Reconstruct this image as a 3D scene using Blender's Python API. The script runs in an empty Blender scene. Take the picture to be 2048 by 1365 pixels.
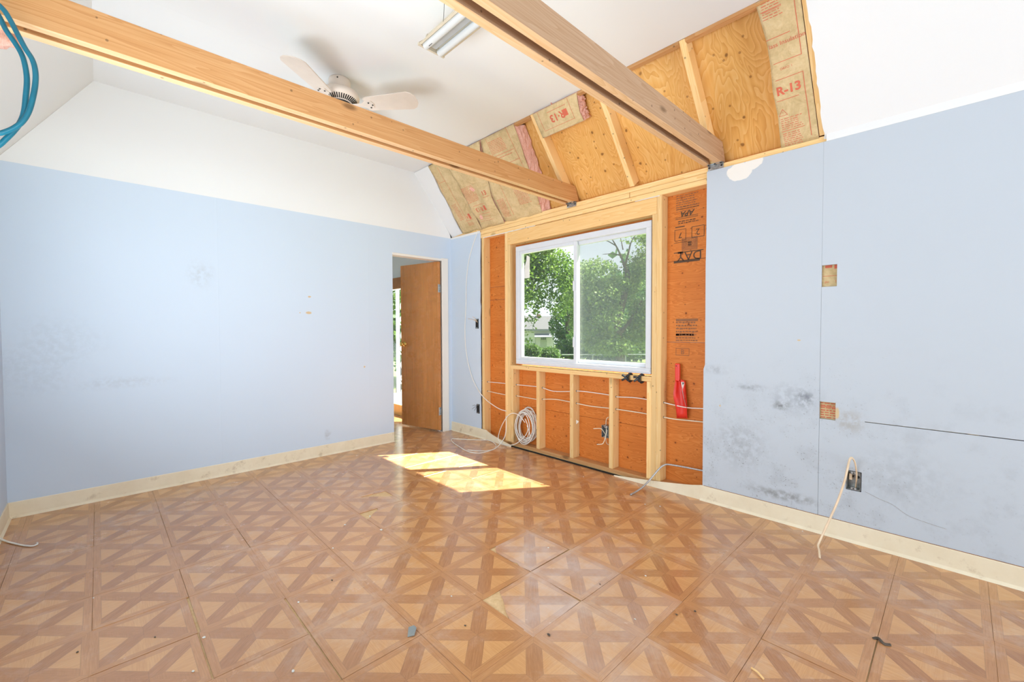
import bpy, bmesh, math, random
from mathutils import Vector, Matrix, noise as mnoise

random.seed(7)
scn = bpy.context.scene
col = scn.collection

# ------------------------------------------------------------------ camera
F = 862.0
YAW, PITCH, ROLL = 0.80566, -0.02734, -0.0032
CAM = Vector((4.0994, -2.9635, 1.1744))
_f = Vector((-math.sin(YAW), math.cos(YAW), 0)); _r = Vector((math.cos(YAW), math.sin(YAW), 0)); _u = Vector((0, 0, 1))
FW = _f*math.cos(PITCH) + _u*math.sin(PITCH)
_u2 = _u*math.cos(PITCH) - _f*math.sin(PITCH)
RT = _r*math.cos(ROLL) + _u2*math.sin(ROLL)
UP = _u2*math.cos(ROLL) - _r*math.sin(ROLL)
cd = bpy.data.cameras.new('camera'); cam = bpy.data.objects.new('camera', cd); col.objects.link(cam)
cd.sensor_fit = 'HORIZONTAL'; cd.sensor_width = 36; cd.lens = F/2048*36; cd.clip_start = .02; cd.clip_end = 400
M = Matrix((RT, UP, -FW)).transposed().to_4x4(); M.translation = CAM
cam.matrix_world = M
scn.camera = cam

# ------------------------------------------------------------------ world, sun, fill lights, exposure
scn.view_settings.view_transform = 'Standard'; scn.view_settings.look = 'None'
scn.view_settings.gamma = 1; scn.view_settings.use_curve_mapping = False
scn.view_settings.exposure = 0.09
wd = bpy.data.worlds.new('sky'); scn.world = wd; wd.use_nodes = True
nt = wd.node_tree; nt.nodes.clear()
wo = nt.nodes.new('ShaderNodeOutputWorld'); bg = nt.nodes.new('ShaderNodeBackground')
tc = nt.nodes.new('ShaderNodeTexCoord'); sx = nt.nodes.new('ShaderNodeSeparateXYZ'); cr = nt.nodes.new('ShaderNodeValToRGB')
nt.links.new(tc.outputs['Generated'], sx.inputs[0]); nt.links.new(sx.outputs['Z'], cr.inputs[0])
cr.color_ramp.elements[0].position = 0.0; cr.color_ramp.elements[0].color = (.93, .96, 1, 1)
cr.color_ramp.elements[1].position = 0.8; cr.color_ramp.elements[1].color = (.62, .80, 1, 1)
nt.links.new(cr.outputs[0], bg.inputs[0]); bg.inputs[1].default_value = 1.35
nt.links.new(bg.outputs[0], wo.inputs[0])
SUN_DIR = Vector((-.39, -.58, -.886))       # the way the light travels: high sun outside the window
sl = bpy.data.lights.new('sun', 'SUN'); so = bpy.data.objects.new('sun', sl); col.objects.link(so)
sl.energy = 26.0; sl.angle = math.radians(.6); sl.color = (1, .95, .86)
so.rotation_euler = SUN_DIR.to_track_quat('-Z', 'Y').to_euler(); so.location = (6, 8, 14)
def fill_lamp(name, loc, target, sx_, sy_, power, color=(1, .98, .95)):
    l = bpy.data.lights.new(name, 'AREA'); l.shape = 'RECTANGLE'; l.size = sx_; l.size_y = sy_; l.energy = power; l.color = color
    o = bpy.data.objects.new(name, l); col.objects.link(o); o.location = loc
    o.rotation_euler = (Vector(target)-Vector(loc)).to_track_quat('-Z', 'Z').to_euler()
# added fill lamps set in made-up openings of the two walls behind the camera
fill_lamp('fill_patio_opening', (7.42, -1.8, 1.15), (0, -1.8, 2.4), 2.2, 1.95, 95, (.83, .93, 1))
fill_lamp('fill_back_opening', (2.3, -3.45, .95), (1.9, -.6, 4.1), 2.0, 1.1, 76, (.83, .93, 1))

# ------------------------------------------------------------------ helpers
def pix(x, y, axis, val):
    d = RT*((x-1024)/F) + UP*((682.5-y)/F) + FW
    t = (val-CAM[axis])/d[axis]
    return CAM + d*t
def pixd(x, y, D):
    return CAM + (RT*((x-1024)/F) + UP*((682.5-y)/F) + FW)*D
K, Z0, ZC = 1.25, 2.28, 2.865          # roof slope over the window wall, its height at the wall, flat ceiling
YB = -3.394                            # wall behind on the left
XE = 7.4                               # wall behind the camera
YC1 = -(ZC-Z0)/K; YC2 = -2.95          # flat ceiling between these
def pixs(x, y, off=0.0):
    n = Vector((0, K, 1)); d = RT*((x-1024)/F) + UP*((682.5-y)/F) + FW
    return CAM + d*((Z0+off-n.dot(CAM))/n.dot(d))

WORLD = {}
def wloc(o): return WORLD.get(o.name, Vector((0, 0, 0)))
def mk(name, verts, faces, mat, parent=None, origin=None, smooth=False, mats=None, fmat=None):
    verts = [Vector(v) for v in verts]
    if origin is None:
        xs = [v.x for v in verts]; ys = [v.y for v in verts]; zs = [v.z for v in verts]
        origin = Vector(((min(xs)+max(xs))/2, (min(ys)+max(ys))/2, min(zs)))
    origin = Vector(origin)
    me = bpy.data.meshes.new(name)
    me.from_pydata([v-origin for v in verts], [], faces)
    me.update()
    if mats:
        for m in mats: me.materials.append(m)
        if fmat: me.polygons.foreach_set('material_index', fmat)
    else: me.materials.append(mat)
    if smooth: me.polygons.foreach_set('use_smooth', [True]*len(me.polygons))
    return place(name, me, parent, origin)
def place(name, me, parent, origin):
    o = bpy.data.objects.new(name, me); col.objects.link(o)
    if parent is not None:
        o.parent = parent; o.location = Vector(origin)-wloc(parent)
    else: o.location = origin
    WORLD[o.name] = Vector(origin)
    return o
def empty(name, loc=(0, 0, 0)):
    o = bpy.data.objects.new(name, None); col.objects.link(o); o.location = loc; o.empty_display_size = .05
    WORLD[o.name] = Vector(loc); return o
def tag(o, label=None, cat=None, group=None, kind=None):
    if label: o['label'] = label
    if cat: o['category'] = cat
    if group: o['group'] = group
    if kind: o['kind'] = kind
    return o
class MB:
    def __init__(s): s.v = []; s.f = []
    def add(s, v, f):
        n = len(s.v); s.v += [Vector(a) for a in v]; s.f += [tuple(i+n for i in q) for q in f]; return s
    def box(s, a, b, bev=0.0):
        x0, y0, z0 = a; x1, y1, z1 = b
        if bev <= 0:
            return s.add([(x0,y0,z0),(x1,y0,z0),(x1,y1,z0),(x0,y1,z0),(x0,y0,z1),(x1,y0,z1),(x1,y1,z1),(x0,y1,z1)],
                  [(0,3,2,1),(4,5,6,7),(0,1,5,4),(1,2,6,5),(2,3,7,6),(3,0,4,7)])
        bm = bmesh.new(); bmesh.ops.create_cube(bm, size=1)
        for v in bm.verts: v.co = Vector(((x0+x1)/2+v.co.x*(x1-x0), (y0+y1)/2+v.co.y*(y1-y0), (z0+z1)/2+v.co.z*(z1-z0)))
        bmesh.ops.bevel(bm, geom=bm.edges[:], offset=bev, segments=1, affect='EDGES')
        s.frombm(bm); bm.free(); return s
    def frombm(s, bm):
        bm.verts.ensure_lookup_table(); bm.verts.index_update()
        s.add([v.co.copy() for v in bm.verts], [tuple(v.index for v in f.verts) for f in bm.faces])
    def obox(s, c, ux, uy, uz, bev=0.0):     # centre and three half axes
        t = MB().box((-1,-1,-1), (1,1,1)) if bev <= 0 else MB().box((-ux.length,-uy.length,-uz.length), (ux.length,uy.length,uz.length), bev)
        c = Vector(c); ax = (ux, uy, uz) if bev <= 0 else (ux.normalized(), uy.normalized(), uz.normalized())
        return s.add([c+ax[0]*v.x+ax[1]*v.y+ax[2]*v.z for v in t.v], t.f)
    def tube(s, pts, r, n=8, flat=1.0, cap=True, rads=None):
        pts = [Vector(p) for p in pts]; m = len(pts)
        tang = [(pts[min(i+1,m-1)]-pts[max(i-1,0)]).normalized() for i in range(m)]
        ref = Vector((0,0,1)) if abs(tang[0].z) < .9 else Vector((1,0,0))
        nn = tang[0].cross(ref).normalized(); base = len(s.v)
        for i in range(m):
            nn = (nn-tang[i]*nn.dot(tang[i])).normalized(); b = tang[i].cross(nn)
            rr = rads[i] if rads else r
            for k in range(n):
                a = 2*math.pi*k/n
                s.v.append(pts[i]+nn*(rr*math.cos(a))+b*(rr*flat*math.sin(a)))
        for i in range(m-1):
            for k in range(n):
                a = base+i*n+k; b2 = base+i*n+(k+1) % n
                s.f.append((a, b2, b2+n, a+n))
        if cap:
            s.f.append(tuple(base+k for k in range(n))[::-1]); s.f.append(tuple(base+(m-1)*n+k for k in range(n)))
        return s
    def cyl(s, a, b, r, n=16, r2=None): return s.tube([a, b], r, n, rads=[r, r if r2 is None else r2])
    def lathe(s, c, prof, n=32, axis=Vector((0,0,1))):   # prof: (radius, height)
        c = Vector(c); q = Vector((0,0,1)).rotation_difference(axis); base = len(s.v)
        for r, h in prof:
            for k in range(n):
                a = 2*math.pi*k/n; s.v.append(c+q@Vector((r*math.cos(a), r*math.sin(a), h)))
        for i in range(len(prof)-1):
            for k in range(n):
                a = base+i*n+k; b = base+i*n+(k+1) % n; s.f.append((a, b, b+n, a+n))
        s.f.append(tuple(base+k for k in range(n))[::-1]); s.f.append(tuple(base+(len(prof)-1)*n+k for k in range(n)))
        return s
    def prism(s, poly, d):                   # polygon of 3-D points pushed along d
        poly = [Vector(p) for p in poly]; n = len(poly); d = Vector(d)
        return s.add(poly+[p+d for p in poly], [tuple(range(n))[::-1], tuple(range(n, 2*n))]+[(i, (i+1) % n, (i+1) % n+n, i+n) for i in range(n)])
    def cells(s, us, vs, holes, fn, thick, tdir):
        # a slab in (u,v) with rectangular holes; fn(u,v)->point on the front, thick along tdir
        us = sorted(set(us+[h[0] for h in holes]+[h[1] for h in holes])); vs = sorted(set(vs+[h[2] for h in holes]+[h[3] for h in holes]))
        us = [u for u in us if us[0] <= u <= us[-1]]
        def solid(i, j):
            if i < 0 or j < 0 or i >= len(us)-1 or j >= len(vs)-1: return False
            cu, cv = (us[i]+us[i+1])/2, (vs[j]+vs[j+1])/2
            return not any(h[0] < cu < h[1] and h[2] < cv < h[3] for h in holes)
        T = Vector(tdir)*thick; idx = {}
        def vid(i, j, k):
            if (i, j, k) not in idx:
                idx[(i, j, k)] = len(s.v); s.v.append(Vector(fn(us[i], vs[j]))+T*k)
            return idx[(i, j, k)]
        for i in range(len(us)-1):
            for j in range(len(vs)-1):
                if not solid(i, j): continue
                s.f.append((vid(i,j,0), vid(i+1,j,0), vid(i+1,j+1,0), vid(i,j+1,0)))
                s.f.append((vid(i,j,1), vid(i,j+1,1), vid(i+1,j+1,1), vid(i+1,j,1)))
                for (di, dj, a, b) in ((-1,0,(i,j),(i,j+1)), (1,0,(i+1,j+1),(i+1,j)), (0,-1,(i+1,j),(i,j)), (0,1,(i,j+1),(i+1,j+1))):
                    if not solid(i+di, j+dj):
                        s.f.append((vid(*a,0), vid(*b,0), vid(*b,1), vid(*a,1)))
        return s
    def build(s, name, mat, parent=None, origin=None, smooth=False):
        bm = bmesh.new(); vs = [bm.verts.new(v) for v in s.v]
        for f in s.f:
            try: bm.faces.new([vs[i] for i in f])
            except ValueError: pass
        bmesh.ops.recalc_face_normals(bm, faces=bm.faces[:])
        t = MB(); t.frombm(bm); bm.free()
        return mk(name, t.v, t.f, mat, parent, origin, smooth)
def smooth_path(pts, n=6):
    pts = [Vector(p) for p in pts]; out = []
    for i in range(len(pts)-1):
        p0 = pts[max(i-1,0)]; p1 = pts[i]; p2 = pts[i+1]; p3 = pts[min(i+2, len(pts)-1)]
        for k in range(n):
            t = k/n
            out.append(.5*((2*p1)+(p2-p0)*t+(2*p0-5*p1+4*p2-p3)*t*t+(3*p1-p0-3*p2+p3)*t**3))
    out.append(pts[-1]); return out
def box(name, a, b, mat, parent=None, bev=.0015, origin=None): return MB().box(a, b, bev).build(name, mat, parent, origin)

# ------------------------------------------------------------------ materials
class G:
    def __init__(s, name, rough=.6, metal=0.0, spec=.5):
        s.m = bpy.data.materials.new(name); s.m.use_nodes = True; s.t = s.m.node_tree
        s.b = s.t.nodes['Principled BSDF']; s.out = s.t.nodes['Material Output']
        s.b.inputs['Roughness'].default_value = rough; s.b.inputs['Metallic'].default_value = metal
        s.b.inputs['Specular IOR Level'].default_value = spec
    def n(s, t): return s.t.nodes.new(t)
    def l(s, a, b): s.t.links.new(a, b)
    def put(s, sock, v):
        if isinstance(v, bpy.types.NodeSocket): s.l(v, sock)
        elif isinstance(v, (tuple, list)) and len(v) == 3 and sock.type == 'RGBA': sock.default_value = (*v, 1)
        else: sock.default_value = v
    def obj(s): return s.n('ShaderNodeTexCoord').outputs['Object']
    def pos(s): return s.n('ShaderNodeNewGeometry').outputs['Position']
    def rnd(s): return s.n('ShaderNodeObjectInfo').outputs['Random']
    def ma(s, op, a, b=0.0, c=0.0, clamp=False):
        n = s.n('ShaderNodeMath'); n.operation = op; n.use_clamp = clamp
        s.put(n.inputs[0], a); s.put(n.inputs[1], b); s.put(n.inputs[2], c); return n.outputs[0]
    def vm(s, op, a, b=(0,0,0), out=0):
        n = s.n('ShaderNodeVectorMath'); n.operation = op; s.put(n.inputs[0], a); s.put(n.inputs[1], b); return n.outputs[out]
    def sep(s, v):
        n = s.n('ShaderNodeSeparateXYZ'); s.l(v, n.inputs[0]); return n.outputs
    def comb(s, x, y, z):
        n = s.n('ShaderNodeCombineXYZ'); s.put(n.inputs[0], x); s.put(n.inputs[1], y); s.put(n.inputs[2], z); return n.outputs[0]
    def noise(s, v, scale=5, det=3, rough=.5, dist=0.0, col_=False):
        n = s.n('ShaderNodeTexNoise'); s.l(v, n.inputs['Vector']); n.inputs['Scale'].default_value = scale
        n.inputs['Detail'].default_value = det; n.inputs['Roughness'].default_value = rough; n.inputs['Distortion'].default_value = dist
        return n.outputs['Color' if col_ else 'Fac']
    def voro(s, v, scale, feat='F1', out='Distance', rnd=1.0, dim='3D'):
        n = s.n('ShaderNodeTexVoronoi'); n.voronoi_dimensions = dim; n.feature = feat; s.l(v, n.inputs['Vector']); n.inputs['Scale'].default_value = scale
        n.inputs['Randomness'].default_value = rnd
        if out == 'both': return n.outputs['Distance'], s.sep(n.outputs['Color'])[0]
        return n.outputs[out]
    def ramp(s, f, stops, mode='LINEAR'):
        n = s.n('ShaderNodeValToRGB'); n.color_ramp.interpolation = mode; e = n.color_ramp.elements
        while len(e) < len(stops): e.new(.5)
        for k, (p, c) in enumerate(stops):
            e[k].position = p; e[k].color = (*c, 1) if isinstance(c, (tuple, list)) else (c, c, c, 1)
        s.l(f, n.inputs[0]); return n.outputs[0]
    def step(s, f, a, b):                     # 0 below a, 1 above b
        n = s.n('ShaderNodeMapRange'); n.interpolation_type = 'SMOOTHSTEP'
        s.put(n.inputs[0], f); n.inputs[1].default_value = a; n.inputs[2].default_value = b; return n.outputs[0]
    def mix(s, f, a, b, mode='MIX'):
        n = s.n('ShaderNodeMix'); n.data_type = 'RGBA'; n.blend_type = mode
        s.put(n.inputs[0], f); s.put(n.inputs[6], a); s.put(n.inputs[7], b); return n.outputs[2]
    def color(s, c): s.put(s.b.inputs['Base Color'], c); return s
    def rough(s, r): s.put(s.b.inputs['Roughness'], r); return s
    def bump(s, h, strength=.3, dist=.01):
        n = s.n('ShaderNodeBump'); n.inputs['Strength'].default_value = strength; n.inputs['Distance'].default_value = dist
        s.l(h, n.inputs['Height']); s.l(n.outputs[0], s.b.inputs['Normal']); return s
    def shift(s, v, k=37.0):
        r = s.rnd(); return s.vm('ADD', v, s.comb(s.ma('MULTIPLY', r, k), s.ma('MULTIPLY', r, k*1.7), s.ma('MULTIPLY', r, k*.6)))
MAT = {}
def plain(name, c, rough=.6, metal=0.0, vary=.06, scale=14, bump=0.0, spec=.5):
    g = G(name, rough, metal, spec); v = g.obj(); n = g.noise(v, scale, 4)
    d = tuple(max(0, x*(1-vary*2.2)) for x in c); h = tuple(min(1, x*(1+vary)) for x in c)
    g.color(g.ramp(n, [(.3, d), (.7, h)]))
    if bump: g.bump(n, bump, .004)
    MAT[name] = g.m; return g.m

def lumber(name, axis, light, mid, dark, knots=.5):
    g = G(name, .62, spec=.3); v = g.shift(g.obj())
    lo = lambda hi, l: tuple(l if a in axis else hi for a in 'xyz')
    st = g.vm('MULTIPLY', v, lo(9.0, .38))
    big = g.noise(st, 1.5, 2, .5, .3)
    rings = g.ma('FRACT', g.ma('MULTIPLY', big, 17.0))
    sc2 = lo(120.0, 3.0)
    fine = g.noise(g.vm('MULTIPLY', v, tuple(sc2)), 1, 3)
    tone = g.ma('ADD', g.ma('MULTIPLY', rings, .40), g.ma('MULTIPLY', fine, .60))
    c = g.ramp(tone, [(.12, dark), (.48, mid), (.85, light)])
    sck = lo(9.0, 3.6)
    kd = g.voro(g.vm('MULTIPLY', v, tuple(sck)), .62)
    km = g.ma('SUBTRACT', 1.0, g.step(kd, .045, .13))
    c = g.mix(g.ma('MULTIPLY', km, knots), c, tuple(x*.38 for x in dark))
    # the odd nail head and drill mark
    nd = g.voro(v, 15); nm = g.ma('SUBTRACT', 1.0, g.step(nd, .07, .10))
    c = g.mix(g.ma('MULTIPLY', nm, .55), c, (.06, .035, .02))
    hue = g.ma('MULTIPLY_ADD', g.rnd(), .24, .84)
    c = g.mix(1.0, c, g.comb(hue, hue, hue), 'MULTIPLY')
    g.color(c); g.bump(tone, .25, .002); MAT[name] = g.m
for ax in ('x', 'y', 'z', 'yz'):
    lumber('pine_'+ax, ax, (.95, .68, .35), (.91, .60, .265), (.83, .485, .175))
    lumber('fir_'+ax, ax, (.70, .39, .175), (.63, .32, .125), (.53, .24, .08), .8)
lumber('underside_y', 'y', (.82, .55, .32), (.76, .475, .25), (.67, .385, .175), .7)
lumber('fir_light_x', 'x', (.95, .64, .30), (.90, .56, .23), (.82, .46, .16), .6)
lumber('weathered_fir_y', 'y', (.60, .40, .26), (.54, .34, .205), (.46, .27, .145), .8)

def plywood(name, axis, flat, ks, c0, c1, c2, freq=46.0, scale=1.3, ax_scale=.16, knots=1.0):
    g = G(name, .58, spec=.3); v = g.shift(g.obj(), 11.0)
    lo = lambda hi, l: tuple(l if a in axis else hi for a in 'xyz')
    st = g.vm('MULTIPLY', v, lo(1.0, ax_scale))
    n1 = g.noise(st, scale*3.2, 3, .5, .5)
    ring = g.ma('FRACT', g.ma('MULTIPLY', n1, freq))      # saw-toothed growth lines, like a rotary-cut veneer
    sc2 = lo(70.0, 2.2)
    fine = g.noise(g.vm('MULTIPLY', v, tuple(sc2)), 1, 3)
    blotch = g.noise(v, 3.0, 3)
    tone = g.ma('ADD', g.ma('MULTIPLY', ring, .34), g.ma('ADD', g.ma('MULTIPLY', fine, .38), g.ma('MULTIPLY', blotch, .35)))
    c = g.ramp(tone, [(.22, c2), (.55, c1), (.9, c0)])
    xv, yv, zv = g.sep(v); vf = g.comb(xv, g.ma('MULTIPLY', zv, flat[2]), 0.0)
    kd, kc = g.voro(g.vm('ADD', vf, g.vm('MULTIPLY', g.noise(v, 8, 2, .5, 0, True), (.04, .04, .0))), ks, out='both', dim='2D')
    has = g.step(kc, .55, .60)
    ring2 = g.ma('MULTIPLY', has, g.ma('SUBTRACT', 1.0, g.step(kd, .03, .18)))
    core = g.ma('MULTIPLY', has, g.ma('SUBTRACT', 1.0, g.step(g.ma('ADD', kd, g.ma('MULTIPLY', g.noise(v, 60, 2), .04)), .04, .08)))
    c = g.mix(g.ma('MULTIPLY', ring2, .28*knots), c, c2)
    c = g.mix(g.ma('MULTIPLY', core, .8*knots), c, (c2[0]*.28, c2[1]*.22, c2[2]*.25))
    pd, pc = g.voro(g.vm('ADD', vf, (.37, .21, 0)), ks*1.9, out='both', dim='2D'); pm = g.ma('MULTIPLY', g.step(pc, .5, .55), g.ma('SUBTRACT', 1.0, g.step(pd, .045, .065)))
    c = g.mix(g.ma('MULTIPLY', pm, .6*knots), c, (c2[0]*.35, c2[1]*.28, c2[2]*.3))
    g.color(c); g.bump(tone, .2, .002); MAT[name] = g.m
plywood('wall_plywood', 'x', (1, 0, 1), 6.0, (.76, .29, .07), (.65, .20, .035), (.50, .13, .018), 44.0, 2.4, .11)
plywood('roof_plywood', 'yz', (1, 0, 1.28), 4.2, (.88, .57, .23), (.80, .43, .12), (.66, .30, .06), 26.0, 1.5, .30)

def paint(name, base, spots=(), plane='xz', grime=0.0, white_patches=(), tan=()):
    g = G(name, .55, spec=.35); p = g.pos(); X, Y, Z = g.sep(p)
    a = X if plane[0] == 'x' else Y
    n = g.noise(p, 1.1, 3); c = g.mix(n, tuple(x*.965 for x in base), base)
    dn = g.noise(p, 26, 5, .65); dn2 = g.noise(p, 7, 4, .6)
    def spot(ca, cz, ra, rz, lo=.3, hi=1.0):
        da = g.ma('DIVIDE', g.ma('SUBTRACT', a, ca), ra); dz = g.ma('DIVIDE', g.ma('SUBTRACT', Z, cz), rz)
        d = g.ma('SQRT', g.ma('ADD', g.ma('MULTIPLY', da, da), g.ma('MULTIPLY', dz, dz)))
        d = g.ma('ADD', d, g.ma('MULTIPLY_ADD', dn2, 1.1, -.55))
        return g.ma('SUBTRACT', 1.0, g.step(d, lo, hi))
    if grime:
        low = g.ma('SUBTRACT', 1.0, g.step(Z, .25, 1.25))
        m = g.ma('MULTIPLY', g.ma('MULTIPLY', low, g.step(dn2, .48, .72)), grime)
        c = g.mix(m, c, (.33, .35, .38))
        sp = g.ma('MULTIPLY', g.step(g.noise(p, 85, 4, .7), .60, .64), g.ma('MULTIPLY', low, g.step(dn2, .42, .60)))
        if plane[0] == 'x': sp = g.ma('MULTIPLY', sp, g.ma('SUBTRACT', 1.0, g.ma('MULTIPLY', g.step(X, 3.55, 4.1), .8)))
        c = g.mix(g.ma('MULTIPLY', sp, .75), c, (.10, .09, .08))
    for (ca, cz, ra, rz, st, cc) in spots:
        m = g.ma('MULTIPLY', g.ma('MULTIPLY', spot(ca, cz, ra, rz, .1, 1.1), g.step(dn, .36, .62)), st)
        c = g.mix(m, c, cc)
    for (ca, cz, ra, rz) in white_patches:
        c = g.mix(spot(ca, cz, ra, rz, .86, .92), c, (.86, .82, .76))
    for (ca, cz, ra, rz) in tan:
        c = g.mix(spot(ca, cz, ra, rz, .55, .9), c, (.66, .50, .30))
    g.color(c); g.bump(g.noise(p, 160, 2), .06, .002); MAT[name] = g.m
BLUE = (.615, .71, .83)
def lw(x, y): q = pix(x, y, 0, 0); return q.y, q.z
def rw(x, y): q = pix(x, y, 1, 0); return q.x, q.z
hp = lw(402, 548)
paint('blue_paint_left', BLUE, [(hp[0], hp[1], .10, .14, .38, (.42, .44, .46)), (*lw(60, 745), .35, .2, .14, (.35, .38, .42)),
      (*lw(250, 765), .3, .05, .25, (.4, .42, .45)), (*lw(655, 870), .04, .06, .5, (.3, .3, .3)), (*lw(120, 680), .25, .2, .18, (.38, .42, .46))],
      'yz', 0, (), [(*lw(617, 626), .035, .018), (*lw(619, 594), .02, .012), (*lw(729, 734), .012, .012), (*lw(600, 246+380), .008, .008)])
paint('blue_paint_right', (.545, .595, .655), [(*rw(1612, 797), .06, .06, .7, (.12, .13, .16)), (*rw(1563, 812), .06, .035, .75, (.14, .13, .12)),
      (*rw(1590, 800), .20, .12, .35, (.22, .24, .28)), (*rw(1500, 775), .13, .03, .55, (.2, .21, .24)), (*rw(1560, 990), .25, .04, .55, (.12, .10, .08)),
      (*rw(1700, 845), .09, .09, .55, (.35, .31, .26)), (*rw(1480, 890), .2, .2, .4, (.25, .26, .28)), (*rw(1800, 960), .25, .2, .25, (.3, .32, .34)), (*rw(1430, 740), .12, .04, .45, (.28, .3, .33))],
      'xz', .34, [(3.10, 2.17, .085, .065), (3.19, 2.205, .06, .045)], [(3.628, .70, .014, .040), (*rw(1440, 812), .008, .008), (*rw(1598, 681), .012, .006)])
paint('white_paint', (.84, .84, .835)); paint('white_trim', (.84, .80, .74))
plain('plaster_core', (.80, .77, .70), .8)

def tile_mat(key='tile', wrap=False, sheen=0.0):
    g = G('parquet_vinyl', .3, spec=.5); v = g.obj(); rn = g.rnd()
    v1 = g.vm('MULTIPLY', v, (1/.3048, 1/.3048, 1))
    if wrap: v1 = g.vm('SUBTRACT', g.vm('FRACTION', g.vm('ADD', v1, (.5, .5, 0))), (.5, .5, 0))
    U, V, _ = g.sep(v1)
    au = g.ma('ABSOLUTE', U); av = g.ma('ABSOLUTE', V); mx = g.ma('MAXIMUM', au, av)
    d1 = g.ma('MULTIPLY', g.ma('ADD', U, V), .7071); d2 = g.ma('MULTIPLY', g.ma('SUBTRACT', U, V), .7071)
    a1 = g.ma('ABSOLUTE', d1); a2 = g.ma('ABSOLUTE', d2)
    arm_d = g.ma('MINIMUM', a1, a2)
    border = g.step(mx, .408, .412)
    arm = g.ma('SUBTRACT', 1.0, g.step(arm_d, .096, .099))
    along1 = g.ma('GREATER_THAN', a1, a2)          # on the arm that runs along d1
    horiz = g.ma('GREATER_THAN', au, av)           # the side quadrant left/right of the centre
    off = g.ma('MULTIPLY', rn, 50.0)
    def grain(p, q, sp, sq):
        return g.noise(g.comb(g.ma('ADD', g.ma('MULTIPLY', p, sp), off), g.ma('MULTIPLY', q, sq), off), 1, 4, .6, .4)
    gd1 = grain(d1, d2, 5, 60); gd2 = grain(d2, d1, 5, 60); gu = grain(U, V, 4, 70); gv = grain(V, U, 4, 70)
    g_arm = g.mix(along1, gd2, gd1); g_bor = g.mix(horiz, gu, gv); g_tri = g.mix(horiz, gv, gu)
    sgn = g.ma('ADD', g.ma('MULTIPLY', g.ma('GREATER_THAN', U, 0.0), .37), g.ma('MULTIPLY', g.ma('GREATER_THAN', V, 0.0), .23))
    tone = g.ma('FRACT', g.ma('ADD', g.ma('ADD', sgn, g.ma('MULTIPLY', along1, .31)), g.ma('MULTIPLY', rn, 3.3)))
    tone = g.ma('MULTIPLY_ADD', tone, .16, -.08)
    c_tri = g.ramp(g.ma('ADD', g_tri, tone), [(.3, (.62, .305, .115)), (.7, (.73, .390, .160))])
    c_arm = g.ramp(g.ma('ADD', g_arm, tone), [(.28, (.38, .160, .062)), (.72, (.53, .248, .102))])
    c_bor = g.ramp(g.ma('ADD', g_bor, tone), [(.28, (.46, .203, .076)), (.72, (.62, .305, .122))])
    c_arm = g.mix(g.ma('MULTIPLY', along1, .45), c_arm, c_bor)
    c = g.mix(arm, c_tri, c_arm); c = g.mix(border, c, c_bor)
    # fine joint lines printed between the little planks
    l1 = g.ma('SUBTRACT', 1.0, g.step(g.ma('ABSOLUTE', g.ma('SUBTRACT', mx, .410)), .001, .006))
    l2 = g.ma('MULTIPLY', g.ma('SUBTRACT', 1.0, g.step(g.ma('ABSOLUTE', g.ma('SUBTRACT', arm_d, .0975)), .001, .006)), g.ma('SUBTRACT', 1.0, border))
    l3 = g.ma('MULTIPLY', g.ma('SUBTRACT', 1.0, g.step(g.ma('MINIMUM', au, av), .001, .006)), arm)
    l4 = g.ma('MULTIPLY', g.ma('SUBTRACT', 1.0, g.step(g.ma('ABSOLUTE', g.ma('SUBTRACT', au, av)), .001, .005)), border)
    ln = g.ma('MAXIMUM', g.ma('MAXIMUM', l1, l2), g.ma('MAXIMUM', l3, l4))
    c = g.mix(g.ma('MULTIPLY', ln, .30), c, (.20, .10, .055))
    P = g.pos(); dust = g.noise(P, 1.6, 4, .6); sc = g.noise(P, 9, 5, .7)
    c = g.mix(g.ma('MULTIPLY', g.step(g.ma('MULTIPLY', dust, sc), .22, .42), .22), c, (.80, .68, .56))
    c = g.mix(g.ma('MULTIPLY', rn, .12), c, (.62, .36, .20))
    if sheen: c = g.mix(g.ma('MULTIPLY', g.step(g.noise(P, 6, 5, .6), .25, .75), sheen), c, (.80, .77, .78))     # window sheen painted in as a pale tint
    g.color(c)
    g.rough(g.ma('ADD', g.ma('MULTIPLY_ADD', g.noise(P, 3.5, 4, .6), .22, .08), g.ma('MULTIPLY', sc, .10)))
    g.b.inputs['Specular IOR Level'].default_value = .6; g.b.inputs['Coat Weight'].default_value = .35; g.b.inputs['Coat Roughness'].default_value = .12
    g.bump(g.noise(P, 55, 2), .035, .003); MAT[key] = g.m
tile_mat(); tile_mat('tile_far', True); tile_mat('tile_sheen', False, .34); tile_mat('tile_faint_sheen', False, .17)
g = G('subfloor', .8); n = g.noise(g.pos(), 40, 5, .7); g.color(g.ramp(n, [(.3, (.62, .40, .19)), (.7, (.80, .58, .32))])); MAT['subfloor'] = g.m
g = G('cove_base', .45); p = g.pos(); n = g.noise(p, 5, 5, .65)
zz = g.sep(p)[2]; c = g.ramp(n, [(.35, (.80, .69, .50)), (.6, (.86, .76, .57))])
scuff = g.ma('MULTIPLY', g.step(g.noise(p, 9, 5, .7), .56, .70), .5); g.color(g.mix(scuff, c, (.42, .30, .17))); MAT['cove'] = g.m
g = G('kraft', .75, spec=.25); p = g.pos(); n1 = g.noise(p, 9, 5, .62, 1.2); n2 = g.noise(p, 60, 3)
g.color(g.ramp(g.ma('ADD', g.ma('MULTIPLY', n1, .7), g.ma('MULTIPLY', n2, .3)), [(.3, (.53, .385, .185)), (.55, (.69, .52, .28)), (.8, (.79, .63, .39))])); g.bump(n1, .9, .012); MAT['kraft'] = g.m
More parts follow.
